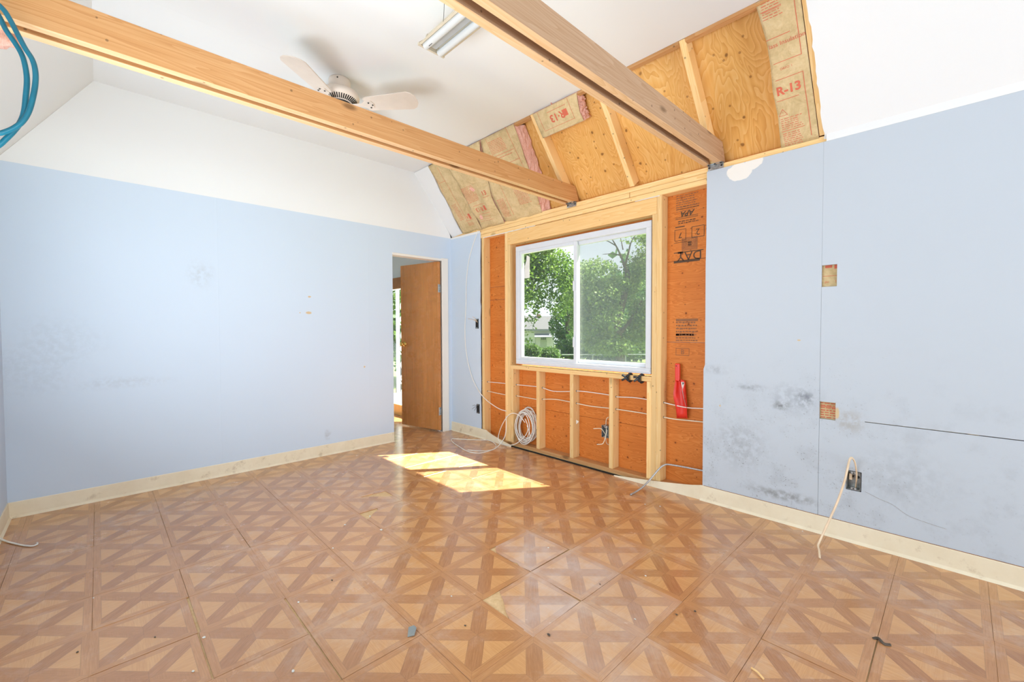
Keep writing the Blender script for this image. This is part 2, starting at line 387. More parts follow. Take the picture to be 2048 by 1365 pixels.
g = G('fiberglass', .95, spec=.05); p = g.pos(); n = g.noise(g.vm('MULTIPLY', p, (1, 3.2, 1)), 34, 6, .75, 1.5)
g.color(g.ramp(n, [(.3, (.74, .34, .25)), (.55, (.92, .55, .45)), (.8, (.97, .74, .65))])); g.bump(n, .5, .012); MAT['fiber'] = g.m
plain('red_print', (.70, .155, .085), .8); plain('black_print', (.10, .055, .03), .8); plain('faded_print', (.30, .13, .06), .85)
plain('white_vinyl', (.70, .715, .75), .35, vary=.015)
plain('galvanized', (.50, .52, .53), .38, .85, vary=.18, scale=60); plain('dark_metal', (.05, .05, .05), .5, .5)
plain('box_steel', (.40, .41, .40), .42, .7, vary=.2, scale=40)
plain('cable_white', (.86, .83, .77), .45, vary=.03); plain('cable_cream', (.82, .72, .54), .5, vary=.05); plain('cable_tan', (.82, .62, .42), .5, vary=.06)
plain('conduit_grey', (.48, .47, .47), .35, .5, vary=.12, scale=120)
plain('cable_blue', (.006, .15, .225), .35, vary=.1)
plain('red_plastic', (.80, .035, .018), .38, vary=.06); plain('black_plastic', (.018, .018, .02), .35)
plain('sticker', (.85, .83, .76), .6); plain('paper_label', (.80, .66, .60), .6, vary=.1)
plain('fan_cream', (.80, .70, .61), .42, vary=.02); plain('fixture_cream', (.62, .54, .41), .5, vary=.05); plain('fixture_inside', (.42, .43, .42), .4, vary=.04)
plain('tube_glass', (.64, .65, .64), .18, vary=.01); plain('black_gap', (.012, .01, .008), .9)
plain('brass', (.78, .52, .16), .22, 1.0, vary=.1)
g = G('door_wood', .28, spec=.5); v = g.obj(); st = g.vm('MULTIPLY', v, (16, 16, .8)); n = g.noise(st, 3, 5, .6, .6); n2 = g.noise(g.vm('MULTIPLY', v, (120, 120, 4)), 1, 3)
sm = g.noise(v, 4, 4, .7)
c = g.ramp(g.ma('ADD', g.ma('MULTIPLY', n, .6), g.ma('MULTIPLY', n2, .4)), [(.3, (.42, .165, .045)), (.55, (.58, .24, .07)), (.8, (.68, .31, .11))])
g.color(g.mix(g.ma('MULTIPLY', g.step(sm, .58, .72), .15), c, (.62, .42, .28))); g.rough(g.ma('MULTIPLY_ADD', sm, .35, .10)); MAT['door_wood'] = g.m
plain('brown_trim', (.34, .15, .06), .5, vary=.12); plain('yellow_trim', (.78, .48, .16), .5)
# window glass: see-through, with a real mirror share that grows towards grazing angles
def glass(name, tint, hi=.5):
    m = bpy.data.materials.new(name); m.use_nodes = True; t = m.node_tree; t.nodes.clear()
    o = t.nodes.new('ShaderNodeOutputMaterial'); mx = t.nodes.new('ShaderNodeMixShader'); tr = t.nodes.new('ShaderNodeBsdfTransparent'); gl = t.nodes.new('ShaderNodeBsdfGlossy'); fr = t.nodes.new('ShaderNodeLayerWeight'); fr.inputs[0].default_value = .5
    pw = t.nodes.new('ShaderNodeMath'); pw.operation = 'POWER'; pw.inputs[1].default_value = 5.0; t.links.new(fr.outputs['Facing'], pw.inputs[0])
    ma = t.nodes.new('ShaderNodeMath'); ma.operation = 'MULTIPLY_ADD'; ma.inputs[1].default_value = .9; ma.inputs[2].default_value = .04; t.links.new(pw.outputs[0], ma.inputs[0]); tr.inputs[0].default_value = (*tint, 1); gl.inputs['Roughness'].default_value = .02
    t.links.new(ma.outputs[0], mx.inputs[0]); t.links.new(tr.outputs[0], mx.inputs[1]); t.links.new(gl.outputs[0], mx.inputs[2]); t.links.new(mx.outputs[0], o.inputs[0]); MAT[name] = m
glass('glass', (.95, .975, .965))
def screen():
    m = bpy.data.materials.new('insect_mesh'); m.use_nodes = True; t = m.node_tree; t.nodes.clear()
    o = t.nodes.new('ShaderNodeOutputMaterial'); mx = t.nodes.new('ShaderNodeMixShader'); tr = t.nodes.new('ShaderNodeBsdfTransparent'); df = t.nodes.new('ShaderNodeBsdfDiffuse')
    df.inputs[0].default_value = (.30, .32, .31, 1); mx.inputs[0].default_value = .24
    t.links.new(tr.outputs[0], mx.inputs[1]); t.links.new(df.outputs[0], mx.inputs[2]); t.links.new(mx.outputs[0], o.inputs[0]); MAT['screen'] = m
screen()
def leaf(name, a, b):
    g = G(name, .5, spec=.3); rnd = g.n('ShaderNodeNewGeometry').outputs['Random Per Island']
    c = g.ramp(rnd, [(0, a), (1, b)]); g.color(c)
    tl = g.n('ShaderNodeBsdfTranslucent'); g.l(c, tl.inputs[0]); mx = g.n('ShaderNodeMixShader'); mx.inputs[0].default_value = .45
    g.l(g.b.outputs[0], mx.inputs[1]); g.l(tl.outputs[0], mx.inputs[2]); g.l(mx.outputs[0], g.out.inputs[0]); MAT[name] = g.m
leaf('leaf_maple', (.055, .125, .015), (.20, .31, .05)); leaf('leaf_locust', (.11, .19, .04), (.33, .45, .13))
leaf('leaf_dark', (.04, .11, .025), (.15, .27, .07)); leaf('leaf_hedge', (.04, .10, .015), (.14, .23, .045))
plain('bark', (.13, .10, .075), .9, vary=.3, bump=.6)
g = G('lawn', .9); n = g.noise(g.pos(), 1.3, 6, .7); g.color(g.ramp(n, [(.3, (.13, .20, .035)), (.7, (.27, .33, .10))])); MAT['lawn'] = g.m
plain('siding', (.50, .51, .53), .6, vary=.02); plain('far_roof', (.085, .083, .082), .8); plain('chimney_brick', (.45, .25, .18), .85); plain('awning', (.22, .23, .25), .5)
plain('far_door', (.30, .34, .31), .6); plain('dark_pane', (.08, .10, .10), .2); plain('iron_white', (.88, .88, .86), .5); plain('patio', (.75, .73, .68), .8); plain('fence_grey', (.32, .35, .34), .5, .4)

# ------------------------------------------------------------------ floor
floor = box('floor', (-2.2, YB-.1, -.16), (XE+.15, .0, -.0045), MAT['subfloor'], None, 0)
tag(floor, 'worn wood-pattern vinyl tile floor with a few broken tiles', kind='structure')
TS = .3048; GX, GY = 2.986, -1.786; GAP = .0004; TH = .0038
def tile_poly(pts, c):
    m = MB().prism([Vector((x, y, -TH)) for x, y in pts], (0, 0, TH)); return m
bm = bmesh.new(); bmesh.ops.create_cube(bm, size=1)
for v in bm.verts: v.co = Vector((v.co.x*(TS-2*GAP), v.co.y*(TS-2*GAP), v.co.z*TH-TH/2))
bmesh.ops.bevel(bm, geom=[e for e in bm.edges if all(v.co.z > -TH/2 for v in e.verts)], offset=.0006, segments=1, affect='EDGES')
full = bpy.data.meshes.new('floor_tile'); bm.to_mesh(full); bm.free(); full.materials.append(MAT['tile'])
def fx(px, py): q = pix(px, py, 2, 0); return (q.x, q.y)
def tl(i, j, pts): return [(GX+(i+a)*TS, GY+(j+b)*TS) for a, b in pts]
broken = {
    (-6, 0): tl(-6, 0, [(.003,.003), (.997,.003), (.997,.997), (.60,.997), (.585,.90), (.40,.72), (.145,.40), (.17,.70), (.21,.997), (.003,.997)]),
    (-5, 0): tl(-5, 0, [(.36,.003), (.997,.003), (.997,.997), (.003,.997), (.003,.40), (.08,.378), (.20,.20), (.347,.06)]),
    (-1, 0): [fx(1066,1275.5), fx(1159,1205), fx(1063,1144), fx(999,1183), fx(1007,1202), fx(1012,1224), fx(1020,1242)],
    (-2, 1): [fx(1062,1143), fx(1136,1100), fx(1053,1060), fx(992,1090), fx(991,1098), fx(993,1105), fx(1008,1114), fx(1023,1123), fx(1034,1126), fx(1040,1134)],
}
shift_t = {(-4,-4): (-.002,-.008), (-3,-4): (.0,-.011), (-3,-3): (-.001,-.006), (-2,-3): (0,-.004), (3,2): (.004,-.003), (2,1): (.001,-.004)}
tilt_t = {(2,2): (.020, .004), (3,2): (.010, -.006), (1,2): (.008, .002), (-1,1): (-.004, .006), (-1,0): (.006, -.007), (0,0): (.004,-.004), (-2,1): (.006,-.005), (3,3): (.009, 0), (0,2): (-.003, .003), (0,3): (.006, .008)}
far_tiles = MB()
for i in range(-17, 15):
    for j in range(-6, 7):
        x0 = GX+i*TS; y0 = GY+j*TS; x1 = x0+TS; y1 = y0+TS
        lim = (0.0, XE, YB, 0.0) if x1 > .02 else (-2.2, 0.0, -1.45, 0.0)
        if x0 < 0 < x1: lim = (-2.2 if y0 > -1.2 and y1 < .3 else 0.0, XE, YB, 0.0)
        a0, a1, b0, b1 = max(x0, lim[0]), min(x1, lim[1]), max(y0, lim[2]), min(y1, lim[3])
        if a1-a0 < .012 or b1-b0 < .012: continue
        if i > 9: far_tiles.box((a0+GAP, b0+GAP, -TH), (a1-GAP, b1-GAP, 0)); continue
        c = Vector((x0+TS/2, y0+TS/2, 0))
        sh = shift_t.get((i, j), (random.uniform(-.0007, .0007), random.uniform(-.0007, .0007)))
        ti = tilt_t.get((i, j), (random.gauss(0, .0016), random.gauss(0, .0016)))
        mt_ = {(-1,0): 'tile_sheen', (-2,1): 'tile_sheen', (-1,1): 'tile_sheen', (0,0): 'tile_faint_sheen', (0,1): 'tile_faint_sheen', (1,0): 'tile_faint_sheen', (-1,2): 'tile_faint_sheen'}.get((i, j), 'tile')  # tiles near the window's reflection get the painted sheen
        if (i, j) in broken:
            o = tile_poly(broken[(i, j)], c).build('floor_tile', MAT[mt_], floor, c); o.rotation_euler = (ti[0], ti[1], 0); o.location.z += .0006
        elif a1-a0 > TS-.001 and b1-b0 > TS-.001:
            o = place('floor_tile', full, floor, c)
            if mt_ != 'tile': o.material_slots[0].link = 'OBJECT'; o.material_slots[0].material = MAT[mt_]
            o.location.x += sh[0]; o.location.y += sh[1]
            o.location.z += (abs(ti[0])+abs(ti[1]))*TS/2*.9
            o.rotation_euler = (ti[0], ti[1], 0)
        else:
            MB().box((a0+GAP, b0+GAP, -TH), (a1-GAP, b1-GAP, 0)).build('floor_tile', MAT['tile'], floor, c)

far_tiles.build('floor_tiles_behind', MAT['tile_far'], floor, Vector((GX+TS/2, GY+TS/2, 0)))['kind'] = 'stuff'

# ------------------------------------------------------------------ left wall (with the doorway)
DY0, DY1, DH = -.745, -.135, 1.965
WT = 2.222
wl = MB().cells([YB, 0.0], [0.0, ZC+.05], [(DY0, DY1, -.1, DH)], lambda u, v: Vector((-.0127, u, v)), .095, (-1, 0, 0)).build('wall_left', MAT['blue_paint_left'])
tag(wl, 'long light blue wall with a doorway and a white upper part', kind='structure')
yb = [YB, -2.263, -1.007, 0.0]
for k in range(3):
    hol = [(DY0, DY1, -.1, DH)] if k == 2 else []
    MB().cells([yb[k]+.0001, yb[k+1]-(.0001 if k < 2 else 0)], [0.0, WT], hol, lambda u, v: Vector((0, u, v)), .0127, (-1, 0, 0)).build('drywall_sheet', MAT['blue_paint_left'], wl)
gp = [(0, YB, WT), (0, 0, WT), (0, -.02, Z0), (0, YC1, ZC), (0, YC2, ZC)]
MB().prism(gp, (-.0127, 0, 0)).build('upper_panel', MAT['white_paint'], wl)
# far side of the same wall, seen from the next room
bb = MB().prism([(0, -1), (.004, -1), (.007, -1), (.0075, -1)] and [(.0, YB, .0), (.018, YB, .0), (.008, YB, .014), (.0055, YB, .096), (.003, YB, .1), (0, YB, .1)], (0, DY0-YB, 0)).build('baseboard_left', MAT['cove'])
tag(bb, 'cream vinyl cove base along the long blue wall', kind='structure')
# doorway lining
tr = empty('trim_1', (0, -.09, 0)); tag(tr, 'chipped white door casing beside the corner', kind='structure')
box('casing', (-.09, DY1, 0), (.012, -.05, DH+.02), MAT['white_trim'], tr, .003)
box('head_jamb', (-.10, DY0, DH-.012), (.004, DY1, DH+.012), MAT['white_trim'], tr, .002)
box('door_stop', (-.075, DY1-.012, 0), (-.045, DY1, DH-.012), MAT['white_trim'], tr, .002)
box('side_jamb', (-.108, DY0-.004, 0), (-.002, DY0+.002, DH), MAT['blue_paint_left'], tr, .001)

# door leaf, open into the next room
dr = empty('door_1', (-.008, -.148, .02)); tag(dr, 'brown flush wooden door standing open beside the corner', kind='structure')
h0 = Vector((-.010, -.173, 0)); far = Vector((-.612, -.308, 0)); ax = (far-h0).normalized(); nv = Vector((-ax.y, ax.x, 0))
if nv.y > 0: nv = -nv
W_ = (far-h0).length; leafc = h0+ax*W_/2-nv*.0175
MB().obox(leafc+Vector((0,0,.982)), ax*W_/2, nv*.0175, Vector((0,0,.962)), .0015).build('leaf', MAT['door_wood'], dr, leafc)
def dpt(s, n_, z): return h0+ax*s+nv*n_+Vector((0,0,z))
for z in (1.64, .24):
    hg = MB().obox(dpt(-.004, -.017, z), ax*.0015, nv*.016, Vector((0,0,.045)), .0005)
    hg.cyl(dpt(-.006, .004, z-.046), dpt(-.006, .004, z+.046), .006, 10)
    h_ = hg.build('hinge', MAT['galvanized'], dr)
    for dz in (-.028, .028):
        MB().cyl(dpt(-.0056, -.014, z+dz), dpt(-.0072, -.014, z+dz), .004, 8).build('screw', MAT['dark_metal'], h_)
for s_ in (1, -1):
    off = .0 if s_ > 0 else -.035
    kn = MB().lathe(dpt(W_-.06, off, 1.0), [(.030,0),(.031,.004),(.020,.008),(.011,.012),(.011,.030),(.022,.038),(.027,.048),(.025,.058),(.014,.064)], 20, nv*s_).build('knob', MAT['brass'], dr, smooth=True)

# ------------------------------------------------------------------ window wall: framing, sheathing, drywall
wr = empty('wall_right', (2.8, .05, 0)); tag(wr, 'window wall opened up to its studs and plywood, blue drywall at both ends', kind='structure')
YF, YS = .013, .102                       # stud faces, inner side of the sheathing
PT = 2.263
def stud(name, x, z0, z1, w=.038, m='pine_z', jit=True):
    j = random.uniform(-.001, .001) if jit else 0
    return box(name, (x, YF+j, z0), (x+w, YS, z1), MAT[m], wr, .002)
for k, z in enumerate((PT, PT-.038, PT-.076)):
    if k == 1:
        box('top_plate', (.0, YF, z-.0375), (2.31, YS, z-.0018), MAT['pine_x'], wr, .0015)
        box('top_plate', (2.3135, YF+.0025, z-.0375), (XE, YS, z-.0018), MAT['pine_x'], wr, .0015)
    else: box('top_plate', (.0, YF+(.003 if k == 0 else .001), z-.0375), (XE, YS, z-.0018), MAT['pine_x'], wr, .0025)
TPB = PT-.114
box('bottom_plate', (.0, YF, .008), (XE, YS, .042), MAT['fir_x'], wr, .002)
SILL = .815
stud('stud', .018, .042, TPB); stud('stud', .533, .042, TPB, m='pine_z')
stud('king_stud', .897, .042, TPB); stud('jack_stud', .935, .042, 2.018, .04)
stud('cripple_stud', .977, .042, SILL-.038)
for x in (1.328, 1.730, 2.132): stud('cripple_stud', x, .042, SILL-.038)
stud('cripple_stud', 2.465, .042, SILL-.038)
stud('jack_stud', 2.503, .042, 2.018); stud('king_stud', 2.541, .042, TPB)
stud('stud', 2.93, .042, TPB); stud('stud', 3.505, .042, TPB); stud('stud', 4.13, .042, TPB); stud('stud', 4.73, .042, TPB); stud('stud', XE-.04, .042, TPB)
box('header', (.935, YF+.001, 2.018), (2.5395, YF+.039, TPB-.0045), MAT['fir_light_x'], wr, .003)
box('header', (.935, YF+.045, 2.018), (2.5395, YF+.083, TPB-.001), MAT['pine_x'], wr, .002)
box('sill_plate', (.976, YF-.002, SILL-.038), (2.503, YS, SILL), MAT['pine_x'], wr, .002)
for xa, xb, w_ in ((.56, 1.02, .006), (1.02, 1.32, .004), (2.36, 2.56, .004)):      # torn drywall paper left along the joint
    n_ = 10; up = [(xa+(xb-xa)*i/n_, YF-.0015, TPB-.004+w_*random.uniform(.55, 1)) for i in range(n_+1)]; dn = [(xa+(xb-xa)*i/n_, YF-.0015, TPB-.004-w_*random.uniform(.1, .6)) for i in range(n_, -1, -1)]
    MB().prism(up+dn, (0, .002, 0)).build('paper_strip', MAT['white_paint'], wr)
# sheathing, in courses between the seams that show
def sheath(x0, x1, z0, z1): return box('sheathing_panel', (x0+.001, YS+.0005, z0+.0012), (x1-.001, YS+.0125, z1-.0012), MAT['wall_plywood'], wr, .0008)
XS = 1.06, 2.49
cuts = [.0, .41, 1.08, 1.487, 1.625, 2.30]
for z0, z1 in ((0, 1.487), (1.487, 1.625), (1.625, 2.30)): sheath(0, XS[0], z0, z1)
for z0, z1 in ((0, .405), (.405, .822)): sheath(XS[0], XS[1], z0, z1)
sheath(XS[0], XS[1], 1.985, 2.30)
pan = []
for z0, z1 in ((0, 1.075), (1.075, 1.668), (1.668, 2.30)): pan.append(sheath(XS[1], 3.55, z0, z1))
sheath(3.55, XE, 0, 2.30)
MB().cells([-.1, XE+.1], [-.1, 2.30], [(1.05, 2.49, .83, 1.985)], lambda u, v: Vector((u, YS+.013, v)), .004, (0, 1, 0)).build('outer_siding', MAT['siding'], wr)
# drywall left on both sides
def rsheet(x0, x1, z0, z1, holes=(), m='blue_paint_right'):
    return MB().cells([x0, x1], [z0, z1], list(holes), lambda u, v: Vector((u, 0, v)), .0125, (0, 1, 0)).build('drywall_sheet', MAT[m], wr)
# left piece with its chewed right edge
ed = [(.0, .0), (.523, .0), (.522, .25), (.519, .42), (.523, .6), (.520, .85), (.522, 1.05), (.517, 1.30), (.524, 1.42), (.516, 1.47), (.521, 1.7), (.518, 1.9), (.525, 2.05), (.526, WT-.012), (.0, WT+.002)]
MB().prism([(x, 0, z) for x, z in ed], (0, .0125, 0)).build('drywall_sheet', MAT['blue_paint_left'], wr)
HA = (3.548, 3.618, 1.408, 1.530); HB = (3.548, 3.622, .658, .757)
bxq = pix(1706, 963, 1, 0); HX = (bxq.x-.031, bxq.x+.036, bxq.z-.052, bxq.z+.056)
MB().prism([(x, 0, z) for x, z in [(2.892, 0), (3.5465, 0), (3.5475, WT), (2.903, WT+.003), (2.903, 1.75), (2.900, 1.6), (2.902, .93), (2.892, .90)]], (0, .0125, 0)).build('drywall_sheet', MAT['blue_paint_right'], wr)
rsheet(3.548, XE, 0, WT, [HA, HB, HX, (3.75, 4.95, .6675, .6715)])
box('plaster_edge', (3.56, -.002, WT-.001), (XE, .002, 2.263), MAT['white_paint'], wr, 0)
# white plaster edge along the top of the left piece
MB().prism([(.0, -.002, WT-.012), (.524, -.002, WT-.020), (.526, -.002, WT+.004), (.0, -.002, WT+.006)], (0, .004, 0)).build('plaster_edge', MAT['white_paint'], wr)
# grade stamp inked upside down on the upper panel of the right bay
class Prints:
    def __init__(s, o, ux, uy, n, h=None): s.o = Vector(o); s.ux = Vector(ux).normalized(); s.uy = Vector(uy).normalized(); s.n = Vector(n).normalized(); s.h = h or (lambda a, b: 0.0); s.m = MB()
    def P(s, a, b): return s.o+s.ux*a+s.uy*b+s.n*(s.h(a, b)+.0011)
    def rect(s, a0, b0, a1, b1):
        na = max(1, int(abs(a1-a0)/.02)); nb = max(1, int(abs(b1-b0)/.02)); base = len(s.m.v)
        for i in range(na+1):
            for j in range(nb+1): s.m.v.append(s.P(a0+(a1-a0)*i/na, b0+(b1-b0)*j/nb))
        for i in range(na):
            for j in range(nb):
                k = base+i*(nb+1)+j; s.m.f.append((k, k+nb+1, k+nb+2, k+1))
    def frame(s, a0, b0, a1, b1, w): s.rect(a0, b0, a1, b0+w); s.rect(a0, b1-w, a1, b1); s.rect(a0, b0+w, a0+w, b1-w); s.rect(a1-w, b0+w, a1, b1-w)
    def text(s, body, a, b, size, flip=False, bold=0.0, align='CENTER', shear=0.0, sx=1.0):
        cu = bpy.data.curves.new('lettering', 'FONT'); cu.body = body; cu.size = size; cu.align_x = align; cu.align_y = 'CENTER'; cu.offset = bold; cu.shear = shear; cu.resolution_u = 3
        ob = bpy.data.objects.new('lettering', cu); me = bpy.data.meshes.new_from_object(ob)
        k = -1 if flip else 1
        s.m.add([s.P(a+k*v.co.x*sx, b+k*v.co.y) for v in me.vertices], [tuple(p.vertices) for p in me.polygons])
        bpy.data.objects.remove(ob); bpy.data.curves.remove(cu); bpy.data.meshes.remove(me)
    def para(s, a0, b0, a1, rows, pitch, th, seed=1, ragged=.25):
        rr = random.Random(seed)
        for r_ in range(rows):
            a = a0; end = a1-(a1-a0)*ragged*rr.random()
            while a < end:
                w = rr.uniform(.008, .026); s.rect(a, b0-r_*pitch, min(a+w, end), b0-r_*pitch-th*rr.uniform(.7, 1.0)); a += w+.005
    def build(s, name, mat, parent): o = mk(name, s.m.v, s.m.f, mat, parent); o['kind'] = 'stuff'; return o
c_ = pix(1375, 460, 1, YS)
pr = Prints((c_.x, YS, 0), (1,0,0), (0,0,1), (0,-1,0))
def zat(py): return pix(1375, py, 1, YS).z
fd = Prints((c_.x, YS, 0), (1,0,0), (0,0,1), (0,-1,0))
fd.para(-.085, zat(388), .085, 7, .016, .007, 3); fd.para(-.085, zat(412), .09, 3, .014, .004, 4)
pr.text('APA', .0, zat(426), .052, True, .0015, shear=.3)
for k in range(2): pr.rect(-.09, zat(432+k*3), .075, zat(432+k*3)-.003)
pr.para(-.07, zat(440), .085, 2, .014, .007, 5); pr.rect(-.09, zat(450.5), -.02, zat(450.5)-.007)
zb = zat(465)
pr.frame(.03, zb-.045, .12, zb+.035, .0035); pr.text('2', .075, zb-.005, .062, True)
pr.frame(-.095, zb-.052, -.01, zb+.03, .003); pr.text('7', -.052, zb-.011, .058, True)
pr.rect(-.10, zb-.066, .0, zb-.063)
zl = zat(488)
for k in range(5): fd.frame(-.04+k*.008, zl-.045+k*.009, .072-k*.008, zl+.045-k*.009, .0045)
fd.rect(.004, zl-.016, .03, zl+.016)
pr.rect(-.10, zat(503.5)-.003, .115, zat(503.5)+.003); pr.rect(-.07, zat(503.5)-.009, -.03, zat(503.5)+.006)
pr.text('DAY', .015, zat(511.5), .085, True, sx=1.05)
pr.rect(-.10, zat(521)-.012, .09, zat(521)+.006)
pr.build('grade_stamp', MAT['black_print'], pan[2]); fd.build('faded_stamp', MAT['faded_print'], pan[2])
f2 = Prints((c_.x, YS, 0), (1,0,0), (0,0,1), (0,-1,0))
f2.rect(-.08, zat(640)-.010, .08, zat(640)+.008); f2.para(-.08, zat(644), .08, 5, .022, .012, 9); f2.rect(-.08, zat(669)-.012, .05, zat(669)+.006); f2.para(-.08, zat(675), .08, 2, .018, .01, 11)
f2.build('faded_stamp', MAT['faded_print'], pan[1])
f3 = Prints((c_.x-.03, YS, 0), (1,0,0), (0,0,1), (0,-1,0)); f3.frame(-.05, zat(712), .05, zat(697), .003); f3.text('B', 0, zat(705), .05)
f3.build('faded_stamp', MAT['faded_print'], pan[0])
# baseboard pieces that are still on
brd = [(.0, -.0), (-.02, .0), (-.0095, .014), (-.006, .097), (-.003, .101), (.0, .101)]
def base_r(x0, x1, top=1.0):
    return MB().prism([(x0, y, z*top) for y, z in brd], (x1-x0, 0, 0))
tb = empty('baseboard_right', (1.5, -.005, 0)); tag(tb, 'cream cove base under the window wall, partly pulled off', kind='structure')
m_ = MB().prism([(0, y, z) for y, z in brd], (.62, 0, 0))
m_.build('cove_strip', MAT['cove'], tb)
# the loose tongue that leans away from the wall and dips to the floor
def tongue(xa, za, xb, zb_, name='cove_strip', lean=.02):
    n = 12; v = []; f = []
    for i in range(n+1):
        t = i/n; x = xa+(xb-xa)*t; h = za+(zb_-za)*(t**.8); ly = -.004-lean*math.sin(t*math.pi*.6)
        v += [(x, ly-.004, .0), (x, ly, h), (x, ly+.003, h), (x, ly+.0, 0)]
    for i in range(n):
        for k in range(4): f.append((i*4+k, i*4+(k+1) % 4, i*4+4+(k+1) % 4, i*4+4+k))
    f += [(0, 1, 2, 3), (n*4+3, n*4+2, n*4+1, n*4)]
    m = MB(); m.add(v, f); return m.build(name, MAT['cove'], tb)
tongue(.62, .099, 1.02, .02); tongue(2.88, .10, 2.20, .006, lean=.012)
MB().prism([(2.88, y, z) for y, z in brd], (XE-2.88, 0, 0)).build('cove_strip', MAT['cove'], tb)
box('top_seam', (2.90, -.0035, .1008), (XE, -.0002, .1032), MAT['brown_trim'], tb, 0)  # thin brown line along the top edge of the strip
box('gap_shadow', (.95, -.010, .0005), (2.6, .012, .007), MAT['black_gap'], tb, 0)  # black strip drawn as the shade in the gap under the plate

# ------------------------------------------------------------------ window
wn = empty('window_1', (1.775, .05, SILL)); tag(wn, 'white vinyl sliding window of two panes with trees outside', kind='structure')
X0, X1, ZB, ZT = 1.045, 2.492, .832, 1.985
WV = MAT['white_vinyl']; Y0, Y1 = .022, .10
box('frame_bottom', (X0, Y0, ZB), (X1, Y1, ZB+.045), WV, wn, .003)
box('frame_top', (X0, Y0, ZT-.05), (X1, Y1, ZT), WV, wn, .003)
box('frame_jamb', (X0, Y0, ZB+.045), (X0+.045, Y1, ZT-.05), WV, wn, .003)
box('frame_jamb', (X1-.045, Y0, ZB+.045), (X1, Y1, ZT-.05), WV, wn, .003)
box('frame_lip', (X0+.01, Y0-.006, ZB+.012), (X1-.01, Y0, ZB+.03), WV, wn, .002)
XM = 1.775
def sash(x0, x1, y0, y1, sw):
    s = empty('sash', ((x0+x1)/2, (y0+y1)/2, ZB+.045)); s.parent = wn; s.location = wloc(s)-wloc(wn)
    zb, zt = ZB+.04, ZT-.045
    box('stile', (x0, y0, zb), (x0+sw, y1, zt), WV, s, .003); box('stile', (x1-sw, y0, zb), (x1, y1, zt), WV, s, .003)
    box('rail', (x0+sw, y0, zb), (x1-sw, y1, zb+sw), WV, s, .003); box('rail', (x0+sw, y0, zt-sw), (x1-sw, y1, zt), WV, s, .003)
    ym = (y0+y1)/2
    MB().box((x0+sw-.004, ym-.002, zb+sw-.004), (x1-sw+.004, ym+.002, zt-sw+.004)).build('pane', MAT['glass'], s)
    return s
s1 = sash(X0+.035, XM+.012, .034, .060, .034); s2 = sash(XM-.03, X1-.03, .066, .092, .036)
for z in (1.55, 1.06): box('latch', (XM-.022, .020, z-.045), (XM-.002, .034, z+.045), WV, s1, .004)
scn_ = MB().box((XM-.02, .106, ZB+.03), (X1-.02, .107, ZT-.03)).build('insect_screen', MAT['screen'], wn)
sf = MB().cells([XM-.03, X1-.012], [ZB+.02, ZT-.02], [(XM-.012, X1-.03, ZB+.04, ZT-.04)], lambda u, v: Vector((u, .102, v)), .010, (0, 1, 0)).build('screen_frame', WV, wn)
st0 = pix(1049, 522, 1, .044); st1 = pix(1059, 556, 1, .044)
stk = MB().prism([(st0.x+.0, .0435, st1.z), (st1.x, .0435, st1.z), (st1.x+.004, .0435, st0.z+.03), (st0.x+.03, .0435, st0.z+.05), (st0.x+.025, .0435, st0.z), (st0.x+.005, .0435, st0.z-.05)], (0, .0008, 0)).build('sticker', MAT['sticker'], s1)

# ------------------------------------------------------------------ ceiling, roof slopes, rafters
ce = empty('ceiling', (2.4, -1.7, ZC)); tag(ce, 'white ceiling with sloped sides, opened to the rafters above the window', kind='structure')
def slab(name, pts, d, m, parent=ce): return MB().prism(pts, d).build(name, m, parent)
WP = MAT['white_paint']
slab('ceiling_panel', [(-.01, YC1, ZC), (1.1858, YC1, ZC), (1.1858, YC2, ZC), (-.01, YC2, ZC)], (0,0,.05), WP)
slab('ceiling_panel', [(1.1861, YC1, ZC), (XE+.02, YC1, ZC), (XE+.02, YC2, ZC), (1.1861, YC2, ZC)], (0,0,.05), WP)
slab('sloped_panel', [(-.01, YC2, ZC), (XE+.02, YC2, ZC), (XE+.02, YB-.05, WT-.07), (-.01, YB-.05, WT-.07)], (0, -.03, .05), WP)
LS = math.sqrt(YC1**2+(ZC-Z0)**2)
US = Vector((0, -1, K)).normalized(); NS = Vector((0, -K, -1)).normalized()      # up the slope; into the room
def SP(x, b, off=0.0): return Vector((x, 0, Z0))+US*b+NS*off
# strip of drywall still hanging at the left, torn along its edge
torn = [(.0, -.045), (.20, -.030), (.195, .05), (.205, .16), (.225, .25), (.245, .37), (.235, .47), (.255, .60), (.268, .70), (.27, LS), (.0, LS)]
slab('sloped_panel', [SP(x, b, .013) for x, b in torn], -NS*.0127, WP)
nl = 26; tr_ = []
for i in range(nl+1):
    tr_.append((3.548+random.uniform(-.004, .004), -.040+(LS+.04)*i/nl))
slab('sloped_panel', [SP(x, b, .013) for x, b in tr_]+[SP(XE+.02, LS, .013), SP(XE+.02, -.06, .013)], -NS*.0127, WP)
RD = .089
def rafter(x, m='pine_z'):
    c = SP(x+.019, LS/2-.10, -RD/2); return MB().obox(c, Vector((.019,0,0)), US*(LS/2+.30), NS*(RD/2), .002).build('rafter', MAT[m], ce)
def rafter_in(x):       # from the plate up to the ceiling nailer
    b0, b1 = -.02, LS-.002
    c = SP(x+.019, (b0+b1)/2, -RD/2); return MB().obox(c, Vector((.019,0,0)), US*((b1-b0)/2), NS*(RD/2), .002).build('rafter', MAT['pine_yz'], ce)
for x in (1.712, 2.316, 2.92, 3.524): rafter_in(x)
xs = [-.15, 2.335, 3.543, XE+.1]
